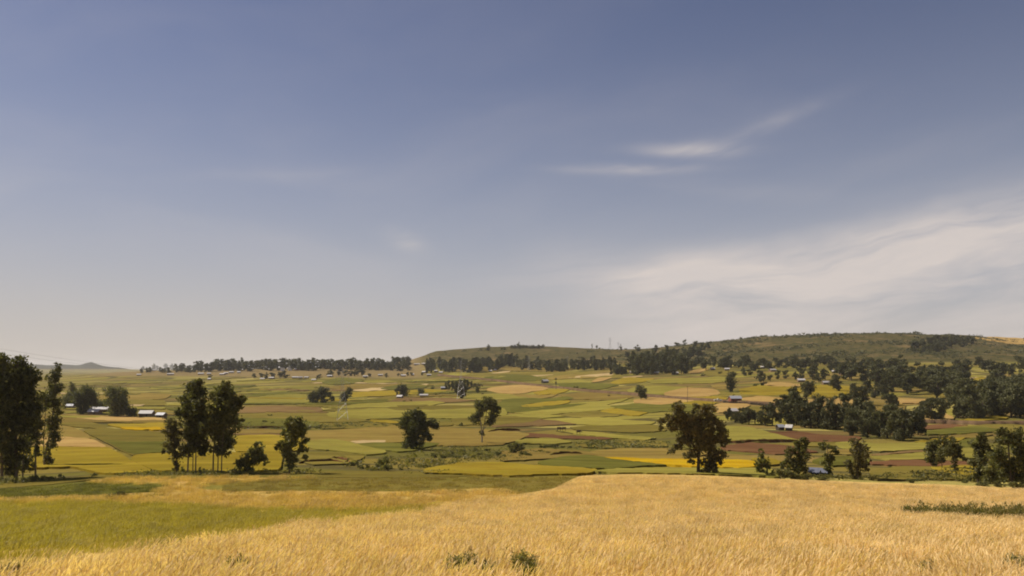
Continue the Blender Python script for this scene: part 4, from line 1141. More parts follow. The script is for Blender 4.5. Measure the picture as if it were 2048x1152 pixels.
# village trees below it
for (x, y, h, lab) in [(508,757,11,'leftmost'),(521,757,12,''),(532,757,13,''),(543,757,13,''),(560,757,14,''),(570,756,15,''),(420,757,9,''),(640,757,9,''),(634,758,7,''),(661,753,13,''),(656,752,10,''),(677,752,10,''),(692,752,12,''),(700,752,12,''),(708,752,11,''),(716,752,12,''),(724,752,14,''),(738,755,9,''),(732,757,5,''),(773,755,9,''),(797,753,7,''),(803,753,7,''),(815,752,9,''),(822,752,8,''),(845,752,8,''),(335,747,6,''),(372,744,9,''),(380,745,8,''),(396,744,10,''),(404,744,10,''),(440,741,9,''),(450,741,10,'')]:
    grow('broad', x, y, h, 'small dark tree among the scattered huts under the left treeline', 'trees among the huts under the left treeline', wide=ru(0.95, 1.3))
# middle belt
for i in range(46):
    x = 852 + 185 * i / 45 + ru(-3, 3)
    y = 743 + ru(-9, 4) - 4 * (x > 960)
    grow('euc', x, y, ru(15, 25), *(('slim dark tree among huts at the left end of the middle belt', 'left end of the middle tree belt') if x < 900 else ('slim dark tree of the middle belt below the bare hill', 'middle tree belt') if x < 960 else ('slim dark tree of the middle belt right of the round tree', 'right half of the middle tree belt')), wide=ru(1.0, 1.5))
for i in range(8):
    grow('euc', 945 + ru(-6, 16), 744 + ru(-2, 2), ru(22, 28), 'slim dark tree in the belt below the bare middle hill', 'tree belt below the middle hill', wide=1.3)
grow('broad', 976, 738, 26, 'tallest round tree in the belt below the middle hill', wide=0.9)
for i in range(40):
    x = 1042 + 190 * i / 39 + ru(-3, 3)
    grow('euc', x, 738 + ru(-3, 3) + (5 if 1090 < x < 1130 else 0), ru(14, 24), *(('slim dark tree of the ridge foot belt, left of its pylons', 'ridge foot belt left') if x < 1090 else ('slim dark tree of the ridge foot belt between pylon and bend', 'ridge foot belt middle') if x < 1160 else ('slim dark tree of the ridge foot belt at its right end', 'ridge foot belt right')), wide=ru(1.0, 1.6))
for i in range(16):
    grow('broad', 1225 + 28 * i / 15 + ru(-4, 4), 748 + ru(-3, 2), ru(12, 22), 'bushy tree at the left end of the wood under the ridge', 'left end of the wood under the ridge', wide=0.9)
for i in range(34):
    x = 1262 + 112 * i / 33 + ru(-3, 3)
    grow('euc', x, 745 + ru(-8, 5), ru(24, 38), 'tall dark tree in the dense wood climbing the ridge', 'dense wood climbing the ridge', wide=ru(1.0, 1.5))
for i in range(34):
    x = 1285 + 130 * i / 33 + ru(-5, 5)
    yl = 728 - (x - 1285) * 0.17 + ru(-8, 8)
    grow('broad', x, yl, ru(13, 20), 'rounded tree on the slope above the dense wood', 'slope trees above the dense wood', wide=ru(0.85, 1.2))
# skyline trees, each by itself
for (k, x, y, h, w, lab) in [('euc', 978, 702, 12, 1.5, 'lone upright tree on the crest of the middle hill'), ('broad', 1003, 700, 6, 1.0, 'small tree left of the hilltop wood'),
    ('broad', 1009, 700, 6, 0.8, 'second small tree left of the hilltop wood, nearer to it'), ('euc', 1184, 697, 9, 0.7, 'thin post like tree on the ridge left of the pylons'),
    ('broad', 1193, 698, 8, 0.8, 'small tree on the ridge left of the taller pylon'), ('bush', 1199, 698, 4, 1.0, 'low bush on the ridge beside the small tree'), ('bush', 1206, 699, 3, 1.2, 'flat bush on the ridge just left of the taller pylon'),
    ('broad', 1242, 702, 14, 0.5, 'tall narrow tree on the ridge right of the smaller pylon'), ('bush', 1252, 699, 3.5, 1.4, 'flat bush on the ridge between the narrow tree and the round tree'),
    ('broad', 1276, 703, 14, 1.0, 'round dark tree on the ridge by itself'), ('broad', 1254, 717, 15, 1.0, 'round dark tree on the slope under the ridge, left of the wood'),
    ('broad', 1311, 707, 18, 0.9, 'dome shaped tree at the left end of the ridge wood'), ('broad', 1332, 700, 11, 1.0, 'round tree on the rising ridge right of the dome shaped one'),
    ('broad', 1352, 694, 10, 1.3, 'wide low tree on the rising ridge'), ('broad', 1370, 690, 11, 1.0, 'umbrella shaped tree standing out on the skyline'), ('broad', 1392, 695, 14, 1.1, 'wide dense tree at the top end of the ridge wood'),
    ('bush', 1577, 673, 4, 1.2, 'single dark bush on the right hill crest'), ('bush', 857, 711, 3, 1.5, 'low bush at the left shoulder of the middle hill')]:
    grow(k, x, y, h, lab, wide=w)
for i in range(20):
    x = 1022 + 64 * i / 19 + ru(-1, 1)
    grow('broad', x, 697 + ru(-0.5, 1.0), ru(6, 9), 'small dark tree of the wood on the middle hilltop', 'hilltop wood on the middle hill', wide=1.0)
grow('broad', 1037, 696, 13, 'tallest tree standing out of the hilltop wood', wide=0.7)
# right band under the big hill
for i in range(56):
    x = 1385 + 320 * i / 55 + ru(-5, 5)
    y = ru(727, 742)
    grow('broad', x, y, ru(12, 22), *(('dark tree of the broken hill foot wood above the drop shaped tree', 'left part of the hill foot wood') if x < 1500 else ('dark tree of the broken hill foot wood around the pale roofs', 'middle of the hill foot wood') if x < 1610 else ('dark tree of the broken hill foot wood at its right end', 'right part of the hill foot wood')), wide=ru(1.05, 1.5))
for (x, y, h) in [(1488,752,18),(1500,750,17),(1520,762,22),(1527,772,20),(1541,763,14),(1556,758,18),(1572,757,17),(1590,760,18),(1600,757,22),(1625,760,26),(1637,764,20),(1650,760,24),(1700,758,30),(1662,745,20),(1680,748,22)]:
    grow('broad', x, y, h, 'dark tree between the huts and fields below the right hill', 'trees between huts below the right hill', wide=ru(0.85, 1.1))
# dark copse on the right hill
COPSE = [(1812,694),(1840,683),(1882,674),(1945,677),(1952,686),(1905,694),(1872,704),(1832,706)]
n = 0
while n < 46:
    x, y = ru(1812, 1952), ru(674, 707)
    if not inside(np.array([[x, y]]), COPSE)[0]: continue
    grow('broad', x, y + 4, ru(11, 16), 'dark tree of the copse high on the right hill', 'copse on the right hill', wide=ru(1.2, 1.6)); n += 1
# wood on the right terrace
n = 0
while n < 84:
    x, y = ru(1690, 2070), ru(734, 834)
    if y > 778 + (x - 1700) * 0.17 : continue
    if 1930 < x < 1995 and 755 < y < 790: continue
    if 1790 < x < 1860 and 797 < y < 840: continue
    if 1840 < x < 1872 and 738 < y < 765: continue
    hp = 20 + (y - 734) * 0.40 + ru(-4, 6)
    grow('broad_mid' if y > 780 else 'broad', x, y, hp, *(('dark tree at the back of the large right terrace wood', 'back of the right terrace wood') if y < 755 else ('dark tree in the middle of the large right terrace wood', 'middle of the right terrace wood') if y < 780 else ('big dark tree low in the large right terrace wood', 'lower part of the right terrace wood')), wide=ru(1.05, 1.4)); n += 1
for (x, y, h) in [(1712,800,34),(1722,812,45),(1735,790,30),(1750,796,32),(1768,790,30),(1788,812,26),(1778,826,40),(1848,838,38),(1862,840,46),(1878,840,44),(1916,836,62),(1932,836,56),(1948,838,70),(1966,834,58),(1985,832,62),(2003,832,50),(2022,836,60),(2040,836,66),(2058,836,60),(1925,815,50),(1960,815,55),(2000,815,50),(2035,812,50)]:
    grow('broad_mid', x, y, h, 'large dark tree along the near edge of the right terrace wood', 'near edge of the wood on the right terrace', wide=ru(0.8, 1.05))
# grove around the two roofed hut at right
for (x, y, h) in [(1456,841,26),(1470,845,24),(1484,848,34),(1498,849,36),(1510,848,28),(1530,851,42),(1545,850,45),(1562,846,50),(1576,850,58),(1592,851,62),(1610,855,56),(1622,856,50),(1638,857,62),(1655,859,62),(1672,860,50),(1690,858,74),(1705,866,54),(1722,863,68),(1742,868,66),(1758,874,58),(1775,876,70),(1790,880,60),(1805,882,66),(1822,876,64),(1836,870,40),(1700,872,36),(1735,876,42)]:
    grow('euc_mid' if h > 57 and x < 1650 else 'broad_mid', x, y, h, 'dark tree in the long grove around the twin roofed hut', 'long grove at the right behind the field row', wide=1.25 if (h > 57 and x < 1650) else ru(0.8, 1.05))
grow('euc_mid', 1588, 850, 72, 'thin spindly tree rising above the long grove', wide=0.9)
# plantation by the second pylon
for (x, y, h) in [(893,779,15),(898,780,18),(904,781,19),(910,782,17),(914,790,26),(921,798,38),(926,798,33),(930,781,22),(936,779,19),(942,777,14)]:
    grow('euc', x, y, h, 'slender dark tree in the plantation around the second pylon', 'plantation around the second pylon', wide=1.1)
for (x, y, h) in [(948,776,9),(952,775,8),(956,774,7),(960,774,6),(964,773,5)]:
    grow('euc', x, y, h, 'young low tree at the right end of the plantation', 'young trees at the right end of the plantation', wide=1.5)
# bushes
def bush(x, y, h, lab, grp=None, wide=1.0, mid=True, **k):
    return grow('bush_mid' if mid else 'bush', x, y, h, lab, grp, wide, **k)
for (x, y, h, w) in [(-6,966,14,1.1),(14,968,16,1.1),(32,968,16,1.1),(50,967,18,1.0),(66,965,17,1.0),(82,962,14,1.0),(100,960,9,1.3)]:
    bush(x, y, h, 'dark bush of the hedge under the tall trees at left', 'hedge under the tall trees at left', w)
for (x, y, h, w, lab) in [(188,953,10,1.1,'round bush on the field edge right of the left hedge'),(222,951,8,0.9,'small bush farther right on the same field edge as the round one'),(240,1000,24,1.1,'low dark bush on the straw strip in the left foreground'),
    (922,852,9,0.9,'small square bush in the open valley left of the forked tree'),(1150,780,11,0.9,'taller of two bushes beside the dirt road'),(1167,781,7,1.6,'wide low bush beside the dirt road'),
    (866,778,8,0.7,'narrow bush beside the dirt road below the belt'),(1540,955,22,0.6,'pointed dark bush right of the slim row tree'),(1604,961,18,1.3,'low dark bush left under the shed roof'),(1568,959,24,1.0,'dark bush in front of the row tree'),
    (1645,963,12,1.5,'low dark bush right under the shed'),(1825,966,11,1.7,'wide low bush at the wheat edge under the right grove'),(1877,956,12,0.7,'small bush left of the thin grove stem'),(1893,956,13,0.6,'narrow bush beside the thin grove stem'),
    (1930,966,10,0.9,'small bush left of the leaning tree at right'),(1440,748,6,1.2,'low bush beside the upper straw field'),(1407,752,6,1.2,'bush between straw field and hut, upper right'),(1512,772,6,2.2,'flat bush on the edge of the gold field'),
    (808,804,4.5,1.3,'left of two low dark bushes on the light field below the tin hut'),(821,803,5,1.3,'right of two low dark bushes on the light field below the tin hut'),(1586,960,20,1.1,'dark bush between the tapering row tree and the shed'),(1968,974,15,1.3,'dark bush under the leaning tree at right'),(1996,976,18,1.2,'dark bush under the gap filling tree at right'),(2034,980,20,1.2,'dark bush at the right edge under the large tree'),(872,790,5,1.0,'low bush right of the long white roof')]:
    bush(x, y, h, lab, None, w, mid=y > 840)
for (x, y, h, w) in [(683,921,12,1.0),(695,926,12,1.1),(707,932,11,1.2),(722,938,10,1.2),(735,936,9,1.2),(766,938,28,0.75),(776,942,16,0.9),(757,940,16,0.9),(745,941,8,1.2),(790,930,7,1.4),(802,940,6,1.5),(818,926,6,1.4),(835,934,7,1.3),(850,936,6,1.5),(868,915,11,1.1),(885,917,10,1.2),(902,914,9,1.2),(915,918,8,1.3),(930,912,9,1.2),(945,916,8,1.3),(960,910,8,1.3),(978,914,8,1.3),(995,911,9,1.2),(1010,916,10,1.1),(1024,908,22,0.8),(1036,905,24,0.75),(1047,912,14,1.0),(1058,914,10,1.1),(1082,905,7,1.4),(1096,908,6,1.4),(905,908,7,1.5),(925,904,7,1.5),(950,903,7,1.5),(975,902,7,1.5),
                     (1085,896,8,1.4),(1098,895,9,1.4),(1110,895,7,1.5),(1125,896,6,1.6),(1140,896,5,1.8),(1160,895,5,1.8),(1185,883,6,1.0)]:
    bush(x, y, h, *(('thorny gully bush left of the tall round bush', 'left gully bushes') if x < 760 else ('thorny gully bush under the long armed tree', 'middle gully bushes') if x < 900 else ('thorny gully bush below the forked tree', 'gully bushes below the forked tree') if x < 1015 else ('thorny bush at the right end of the gully', 'right gully bushes')), w)
for (x, y, h, w) in [(608,948,7,1.4),(622,950,6,1.6),(640,951,5,1.8),(655,950,5,1.6)]:
    bush(x, y, h, 'low bush on the field bank right of the ragged tree', 'low bushes right of the ragged tree', w)
for (x, y, h, w) in [(398,950,7,1.3),(412,950,8,1.2),(428,951,6,1.5),(442,950,7,1.4),(456,950,7,1.4),(366,948,14,0.5),(340,951,6,1.5)]:
    bush(x, y, h, 'low undergrowth bush at the foot of the tall grove', 'undergrowth of the tall grove', w)
for (x, y, h, w) in [(1305,880,6,1.3),(1275,898,6,1.2),(1330,898,7,1.3),(1486,888,8,0.7),(1690,886,4,1.8),(1650,884,5,1.4),(1780,936,4,2.0),(1765,943,4,1.8),(1843,938,4,1.6)]:
    bush(x, y, h, 'small low bush on a field bank at the right', 'scattered low bushes on field banks at right', w)
for (x, y, h, w) in [(530,846,7,1.2),(545,848,6,1.2),(618,858,9,1.0),(636,857,7,1.2),(540,833,6,1.0),(700,852,4,2.0),(725,852,5,1.8),(750,852,6,1.6),(770,852,5,1.8),(790,851,5,1.8),(480,853,4,1.8)]:
    bush(x, y, h, 'low bush on the dark bank across the plain left of the gully', 'low bushes on the dark bank left of the gully', w)

# scrub on the hillsides: too many to count
def scrub():
    r = np.random.default_rng(77); Vs = []; n = 0
    while n < 2600:
        x = r.uniform(850, 2150); Y = r.uniform(1020, 1740); u = (x - CX) / F
        X = u * Y; z = float(ground_z(X, Y)); py = HY - F * z / Y
        if z < 6: continue
        keep = 0.85 if x > 1400 else (0.35 if x > 1230 else 0.14)
        dnoise = float(wave_noise(np.array(X), np.array(Y), 120.0, 9))
        if r.uniform() > keep * (0.30 + 2.6 * max(dnoise, -0.1)) * 1.2: continue
        n += 1
        s = r.uniform(0.4, 1.4) * (1.9 if r.uniform() < 0.12 else 1) * (1 + max(0.0, dnoise))
        k = 26
        P = r.normal(size=(k, 3)) * np.array([s * 0.85, s * 0.85, s * 0.42]) + np.array([X, Y, z + s * 0.55])
        a = r.normal(size=(k, 3)); a /= np.linalg.norm(a, axis=1)[:, None]
        b = r.normal(size=(k, 3)); b -= (b * a).sum(1)[:, None] * a; b /= np.linalg.norm(b, axis=1)[:, None]
        a *= 0.55 * s; b *= 0.32 * s
        Vs.append(np.stack([P - a, P + b, P + a, P - b], 1).reshape(-1, 3))
    V = np.concatenate(Vs)
    o = obj('hillside_scrub', mesh_from('hillside_scrub', V, np.arange(len(V)).reshape(-1, 4), LEAF_FAR))
    tag(o, 'low dark scrub dotted over the dry hillsides', None, None, 'stuff')
scrub()

def rough_patch(name, label, poly, n, size, mat, seed):
    r = np.random.default_rng(seed); Vs = []
    A = np.array(poly, float); lo, hi = A.min(0), A.max(0); c = 0
    while c < n:
        p = r.uniform(lo, hi)
        if not inside(p[None], poly)[0]: continue
        B = pix(*p)
        if r.uniform() > 0.45 + 1.2 * float(wave_noise(B[0], B[1], 30.0, seed)): c += 0.2; continue
        c += 1
        s = size * r.uniform(0.4, 1.5) * (1.8 if r.uniform() < 0.08 else 1)
        k = 16
        P = r.normal(size=(k, 3)) * np.array([s * 0.9, s * 0.9, s * 0.3]) + np.array([B[0], B[1], B[2] + s * 0.35 + 0.25])
        a = r.normal(size=(k, 3)); a /= np.linalg.norm(a, axis=1)[:, None]
        b = r.normal(size=(k, 3)); b -= (b * a).sum(1)[:, None] * a; b /= np.linalg.norm(b, axis=1)[:, None]
        a *= 0.5 * s; b *= 0.25 * s
        Vs.append(np.stack([P - a, P + b, P + a, P - b], 1).reshape(-1, 3))
    V = np.concatenate(Vs)
    tag(obj(name, mesh_from(name, V, np.arange(len(V)).reshape(-1, 4), mat)), label, None, None, 'stuff')
rough_patch('gully_scrub', 'rough thorny scrub filling the gully in mid valley', [(668,918),(720,926),(800,912),(860,896),(960,894),(1050,900),(1105,908),(1110,916),(1000,924),(860,938),(740,944),(690,938)], 420, 0.40, WEEDM, 31)
rough_patch('rough_grass', 'rough tussocks on the dark bank across the left plain', [(470,846),(600,846),(790,848),(800,855),(620,860),(470,858)], 260, 0.5, LEAF_BUSH, 32)
rough_patch('rough_grass', 'rough tussocks on the field banks left of the big brownish tree', [(1030,893),(1160,890),(1190,882),(1340,886),(1340,897),(1230,898),(1100,900)], 300, 0.5, LEAF_BUSH, 33)
rough_patch('rough_grass', 'rough tussocks along the field edge at the far side of the wheat', [(-100,956),(60,958),(190,948),(560,945),(700,945),(900,944),(900,950),(560,951),(200,956),(0,972),(-100,974)], 420, 0.28, WEEDM, 34)
rough_patch('rough_grass', 'rough tussocks behind the wheat at the right', [(1520,952),(1740,955),(1900,940),(2060,940),(2060,966),(1900,964),(1740,962),(1540,956)], 500, 0.32, WEEDM, 35)

# ------------------------------------------------------------------ eroded gully banks
def bank(pts, h, label):
    P = []
    for a, b in zip(pts, pts[1:]):
        A, B = np.array(a, float), np.array(b, float); k = max(2, int(np.hypot(*(B - A)) / 4))
        P += [pix(*(A + (B - A) * t / k)) for t in range(k)]
    P.append(pix(*pts[-1])); P = np.array(P)
    V, Fa = [], []
    r = np.random.default_rng(len(P))
    for i, p in enumerate(P):
        e = math.sin(math.pi * i / (len(P) - 1)) ** 0.5
        hh = h * e * r.uniform(0.7, 1.15); j = r.normal(0, 0.35)
        V += [(p[0], p[1] - 1.0 + j, p[2] - 0.5), (p[0] + r.normal(0, .2), p[1] - 0.3 + j, p[2] + 0.25 + hh * 0.45), (p[0], p[1] - 0.45 + j, p[2] + 0.35 + hh), (p[0], p[1] + 1.2 + j, p[2] + 0.4 + hh * 1.02), (p[0], p[1] + 7.0, p[2] - 0.3)]
    for i in range(len(P) - 1):
        for k in range(4):
            a = i * 5 + k; Fa.append((a, a + 5, a + 6, a + 1))
    me = mesh_from('earth_bank', V, np.array(Fa), [MATS['R'], MATS['O']], [0 if (i % 4) < 2 else 1 for i in range(len(Fa))])
    tag(obj('earth_bank', me), label, None, None, 'structure')
bank([(602,927),(630,926),(660,925),(690,927)], 0.45, 'eroded brown earth bank in the field right of the ragged tree')
bank([(655,924),(672,923),(690,924),(702,927)], 0.8, 'dark undercut earth bank at the left end of the gully')
bank([(1100,913),(1130,909),(1165,910)], 0.6, 'low dark earth bank right of the gully')
bank([(975,865),(1000,862),(1040,861)], 0.8, 'dark cut earth bank right of the forked tree')
bank([(1450,886),(1500,886),(1560,884),(1600,884)], 0.8, 'low field bank over the red ploughed ground at right')
bank([(470,856),(520,857),(570,856)], 0.7, 'dark field bank left of the ragged tree')

# ------------------------------------------------------------------ huts
def hut_meshes(w, d, hw, hr, wall, roof, door=True):
    a = MB()
    x, y = w / 2, d / 2
    V = [(-x, -y, -0.4), (x, -y, -0.4), (x, y, -0.4), (-x, y, -0.4), (-x, -y, hw), (x, -y, hw), (x, y, hw), (-x, y, hw), (-x, 0, hw + hr), (x, 0, hw + hr)]
    Fa = [(0, 1, 5, 4), (2, 3, 7, 6), (1, 2, 6, 9, 5), (3, 0, 4, 8, 7)]
    wm = mesh_from('wall', V, Fa, wall)
    ox, oy, t = x + 0.35, y + 0.4, 0.07
    e = hr * 0.4 / y
    b = MB()
    prof = [(-oy, hw - e + 0.02), (0, hw + hr + 0.02), (oy, hw - e + 0.02)]
    for (y0, z0), (y1, z1) in zip(prof, prof[1:]):
        b.poly([(-ox, y0, z0 + t), (ox, y0, z0 + t), (ox, y1, z1 + t), (-ox, y1, z1 + t)])
        b.poly([(-ox, y1, z1), (ox, y1, z1), (ox, y0, z0), (-ox, y0, z0)])
        for sx in (-ox, ox):
            q = [(sx, y0, z0), (sx, y0, z0 + t), (sx, y1, z1 + t), (sx, y1, z1)]
            b.poly(q if sx < 0 else q[::-1])
    b.poly([(-ox, -oy, prof[0][1]), (ox, -oy, prof[0][1]), (ox, -oy, prof[0][1] + t), (-ox, -oy, prof[0][1] + t)])
    b.poly([(ox, oy, prof[2][1]), (-ox, oy, prof[2][1]), (-ox, oy, prof[2][1] + t), (ox, oy, prof[2][1] + t)])
    # standing seams of the sheets
    n = max(2, int(w / 1.6))
    for i in range(n + 1):
        sx = -ox + 0.05 + (2 * ox - 0.1) * i / n
        for (y0, z0), (y1, z1) in zip(prof, prof[1:]):
            b.poly([(sx - 0.04, y0, z0 + t + 0.03), (sx + 0.04, y0, z0 + t + 0.03), (sx + 0.04, y1, z1 + t + 0.03), (sx - 0.04, y1, z1 + t + 0.03)])
    c = MB(); c.box((w * 0.12, -y - 0.02, hw * 0.38), (0.9, 0.08, hw * 0.78))
    g = MB(); g.box((-w * 0.25, -y - 0.02, hw * 0.55), (0.7, 0.08, hw * 0.25))
    return wm, b.mesh('roof', roof), c.mesh('door', DARKWOOD), g.mesh('window', DARKWOOD)
HUTV = {}
def hut(x, y, wpx, label, group=None, wall=MUD, roof=TIN, hw=1.75, hr=1.1, rz=None, d=None, cat='hut', name='hut'):
    B = pix(x, y)
    w = max(2.4 if name == 'shed' or hw < 1.4 else 3.6, wpx * B[1] / F); w = round(w / 0.75) * 0.75
    key = (w, wall.name, roof.name, hw, hr, d)
    if key not in HUTV: HUTV[key] = hut_meshes(w, d or min(6.0, max(3.4, w * 0.62)), hw, hr, wall, roof)
    root = empty(name, (B[0], B[1], B[2] + 0.1), label, cat, group)
    root.rotation_euler.z = rz if rz is not None else ru(-0.35, 0.35)
    for n, me in zip(('wall', 'roof', 'door', 'window'), HUTV[key]):
        o = bpy.data.objects.new(n, me); COL.objects.link(o); o.parent = root
    return root
GL = 'huts of the village under the left treeline'
for (x, y, w) in [(322,742,9),(307,742,8),(358,740,10),(390,737,8),(400,736,9),(402,749,11),(415,740,8),(418,749,7),(445,750,10),(452,748,8),(463,746,9),(478,746,6),(482,741,9),(503,740,8),(536,740,6)]:
    hut(x, y, w, 'small tin roofed hut of the village under the left treeline', GL)
for (x, y, w) in [(341,750,12),(278,751,8),(419,760,6),(525,760,8),(543,758,10),(590,757,11),(601,757,8),(613,757,8),(628,762,9),(660,754,10),(731,755,9),(761,752,9),(807,753,9),(825,751,6),(858,752,9),(848,746,7)]:
    hut(x, y, w, 'tin roofed hut scattered on the slope under the left treeline', 'scattered huts on the left slope')
for (x, y, w) in [(785,730,14),(793,729,10),(802,731,8),(834,730,12),(850,729,12)]:
    hut(x, y, w, 'bright tin roofed house beside the small skyline wood', 'houses beside the small round wood')
for (x, y, w) in [(867,732,8),(881,730,6),(898,732,6),(866,741,7),(872,744,7),(882,747,7),(981,744,6),(990,742,5)]:
    hut(x, y, w, 'small tin roofed hut among the tree belt below the middle hill', 'huts among the middle tree belt')
hut(654,735,13, 'long white roofed building at the edge of the left treeline', None, WHITEWASH, TIN)
hut(706,736,7, 'small tin hut at the right end of the left treeline')
hut(722,733,7, 'small tin hut tucked into the right end of the left treeline')
hut(606,737,8, 'grey roofed house right of the white blocks', None, MUD_RED, TIN_GREY)
hut(594,740,9, 'red walled house with white roof right of the white blocks', None, MUD_RED, TIN)
def block(x, y, w, h, label, tank):
    B = pix(x, y); k = B[1] / F; root = empty('white_building', (B[0], B[1], B[2]), label, 'building')
    m = MB(); m.box((0, 0, h * k / 2 - 0.3), (w * k, w * k * 0.8, h * k + 0.6)); m.build('wall', WHITEWASH, root)
    m = MB(); m.box((0, 0, h * k + 0.15), (w * k + 0.5, w * k * 0.8 + 0.5, 0.28)); m.build('roof', TIN_GREY, root)
    m = MB(); m.box((0.4, -w * k * 0.4 - 0.03, 0.9), (1.0, 0.08, 1.8)); m.build('door', DARKWOOD, root)
    for sx in (-0.28, 0.28):
        m = MB(); m.box((sx * w * k, -w * k * 0.4 - 0.03, h * k * 0.68), (0.9, 0.08, 0.9)); m.build('window', DARKWOOD, root)
    if tank:
        m = MB(); m.tube([(0, 0, h * k + 0.29), (0, 0, h * k + 0.29 + tank * k)], w * k * 0.24, 10); m.build('water_tank', WHITEWASH, root)
block(565,742,7,6.5, 'plain white block building in front of the left treeline', 0)
block(580,741,7,7, 'white block building with a small tank on top', 3)
hut(200,825,33, 'long low white roofed hut between two dark trees at left', None, MUD, TIN, 2.0, 1.1, 0.12, 5.0)
hut(190,829,22, 'small white roofed hut in front of the long low one at left', None, MUD, TIN, 1.7, 1.2, -0.1, 4.2)
hut(294,833,25, 'single bright white roofed hut on the open plain at left', None, MUD, TIN, 1.8, 1.4, 0.05, 5.4)
hut(323,835,17, 'small low hut right of the bright single hut', None, MUD, TIN_GREY, 1.5, 1.0, -0.25)
hut(141,817,14, 'grey roofed hut half hidden by the small spired tree', None, MUD, TIN_GREY, 1.8, 1.0, 0.0)
hut(800,797,10, 'small tin hut under the dark tree in mid valley', None, MUD, TIN)
hut(848,794,15, 'long low white roofed shed in mid valley', None, MUD, TIN, 1.6, 0.9, 0.0, 4.2)
hut(888,779,12, 'dark hut with grey roof left of the plantation', None, DARKWOOD, TIN_GREY, 1.8, 1.0, 0.1)
hut(1090,766,12, 'dark walled hut with a bright roof side beside the dirt road', None, DARKWOOD, TIN, 2.1, 1.6, 0.6)
for (x, y, w, lab) in [(1263,747,7,'left of three huts at the foot of the dense wood'),(1312,748,11,'middle of three huts at the foot of the dense wood'),(1350,749,12,'right of three huts at the foot of the dense wood'),
    (1425,740,8,'hut beside the upper straw field, left of two'),(1454,741,9,'hut right of the upper straw field, right of two'),(1526,737,9,'small hut within the broken wood under the right hill'),(1533,730,14,'long pale roofed hut highest in the broken wood'),
    (1545,743,13,'hut at the clearing in the broken wood'),(1602,764,13,'long white roofed hut above the gold field'),(1651,769,12,'white roofed hut left of the pear shaped tree'),(1668,746,8,'left of two grey roofed huts in the wood above the pear shaped tree'),(1684,750,10,'right of two grey roofed huts in the wood above the pear shaped tree')]:
    hut(x, y, w, lab, None, MUD, TIN)
hut(1470,806,23, 'red walled house with a pale tin roof beside the dirt road', None, MUD_RED, TIN_GREY, 2.9, 1.4, 0.06, 5.0, 'house', 'house')
hut(1578,861,11, 'hut with the brighter roof, right of the twin roofed pair in the grove', None, DARKWOOD, TIN, 1.3, 0.9, -0.5, 2.8)
hut(1560,860,13, 'darker low hut, left of the twin roofed pair in the grove', None, DARKWOOD, TIN_GREY, 1.3, 0.8, 0.2, 2.6)
hut(1637,953,30, 'low shed with bluish tin roof among the row trees behind the wheat', None, DARKWOOD, TIN_BLUE, 0.75, 0.5, -0.45, 2.4, 'shed', 'shed')
hut(1744,863,12, 'small white hut glimpsed through the long grove', None, WHITEWASH, TIN, 1.9, 1.0)
hut(1466,828,9, 'tiny pale roofed hut beside the left end of the long grove', None, MUD, TIN)

# ------------------------------------------------------------------ pylons and cables
def pylon(x, y, topy, label, at=None, rz=0.2, thick=0.06):
    B = np.array(at[:3]) if at is not None else pix(x, y)
    H = at[3] if at is not None else (y - topy) * B[1] / F
    root = empty('pylon', B, label, 'pylon', 'pylons of the power line')
    root.rotation_euler.z = rz
    s = H / 30.0
    wid = lambda t: (3.4 * (1 - t / 0.62) + 0.75 * t / 0.62 if t < 0.62 else 0.75 - 0.35 * (t - 0.62) / 0.38) * s * 0.95
    m = MB()
    lv = [0, 0.17, 0.33, 0.48, 0.62, 0.72, 0.82, 0.92, 1.0]
    for sx in (-1, 1):
        for sy in (-1, 1):
            m.tube([(sx * wid(t), sy * wid(t), H * t - (0.5 if t == 0 else 0)) for t in (0, 0.62, 1.0)], [thick * 1.5, thick * 1.2, thick * 0.8], 4)
    m.build('leg_frame', STEEL, root)
    m = MB()
    for a, b in zip(lv, lv[1:]):
        A, Bw = wid(a), wid(b)
        for (p, q) in (((-1, -1), (1, -1)), ((1, -1), (1, 1)), ((1, 1), (-1, 1)), ((-1, 1), (-1, -1))):
            m.tube([(p[0] * A, p[1] * A, H * a), (q[0] * Bw, q[1] * Bw, H * b)], thick * 0.7, 3)
            m.tube([(q[0] * A, q[1] * A, H * a), (p[0] * Bw, p[1] * Bw, H * b)], thick * 0.7, 3)
            m.tube([(p[0] * Bw, p[1] * Bw, H * b), (q[0] * Bw, q[1] * Bw, H * b)], thick * 0.7, 3)
    m.build('lattice', STEEL, root)
    tips = []
    for t, L in ((0.70, 4.2), (0.81, 3.6), (0.92, 3.0)):
        for sx in (-1, 1):
            arm = MB(); w = wid(t)
            for sy in (-1, 1):
                arm.tube([(sx * w, sy * w, H * t), (sx * L * s, 0, H * t + 0.3)], thick * 0.8, 3)
                arm.tube([(sx * w, sy * w, H * (t + 0.05)), (sx * L * s, 0, H * t + 0.3)], thick * 0.8, 3)
            a = arm.build('crossarm', STEEL, root)
            ins = MB(); ins.tube([(sx * L * s, 0, H * t + 0.3), (sx * L * s, 0, H * t - 1.2 * s)], thick * 1.3, 5)
            ins.build('insulator', CABLE, a)
            co, si = math.cos(rz), math.sin(rz)
            tips.append(Vector((B[0] + sx * L * s * co, B[1] + sx * L * s * si, B[2] + H * t - 1.2 * s)))
    return tips
u0 = -1.205
T0 = pylon(0, 0, 0, 'lattice pylon outside the left edge carrying the faint cables', at=(-131.0, 170.0, float(ground_z(-131.0, 170.0)), 32.0), rz=0.19)
T1 = pylon(685, 841, 735, 'nearest tall lattice pylon on the plain left of centre', rz=0.19)
T2 = pylon(922, 799, 722, 'second lattice pylon standing at the plantation', rz=0.1)
T3 = pylon(1058, 741, 712, 'lattice pylon in the middle belt, left of two', rz=-0.1, thick=0.06)
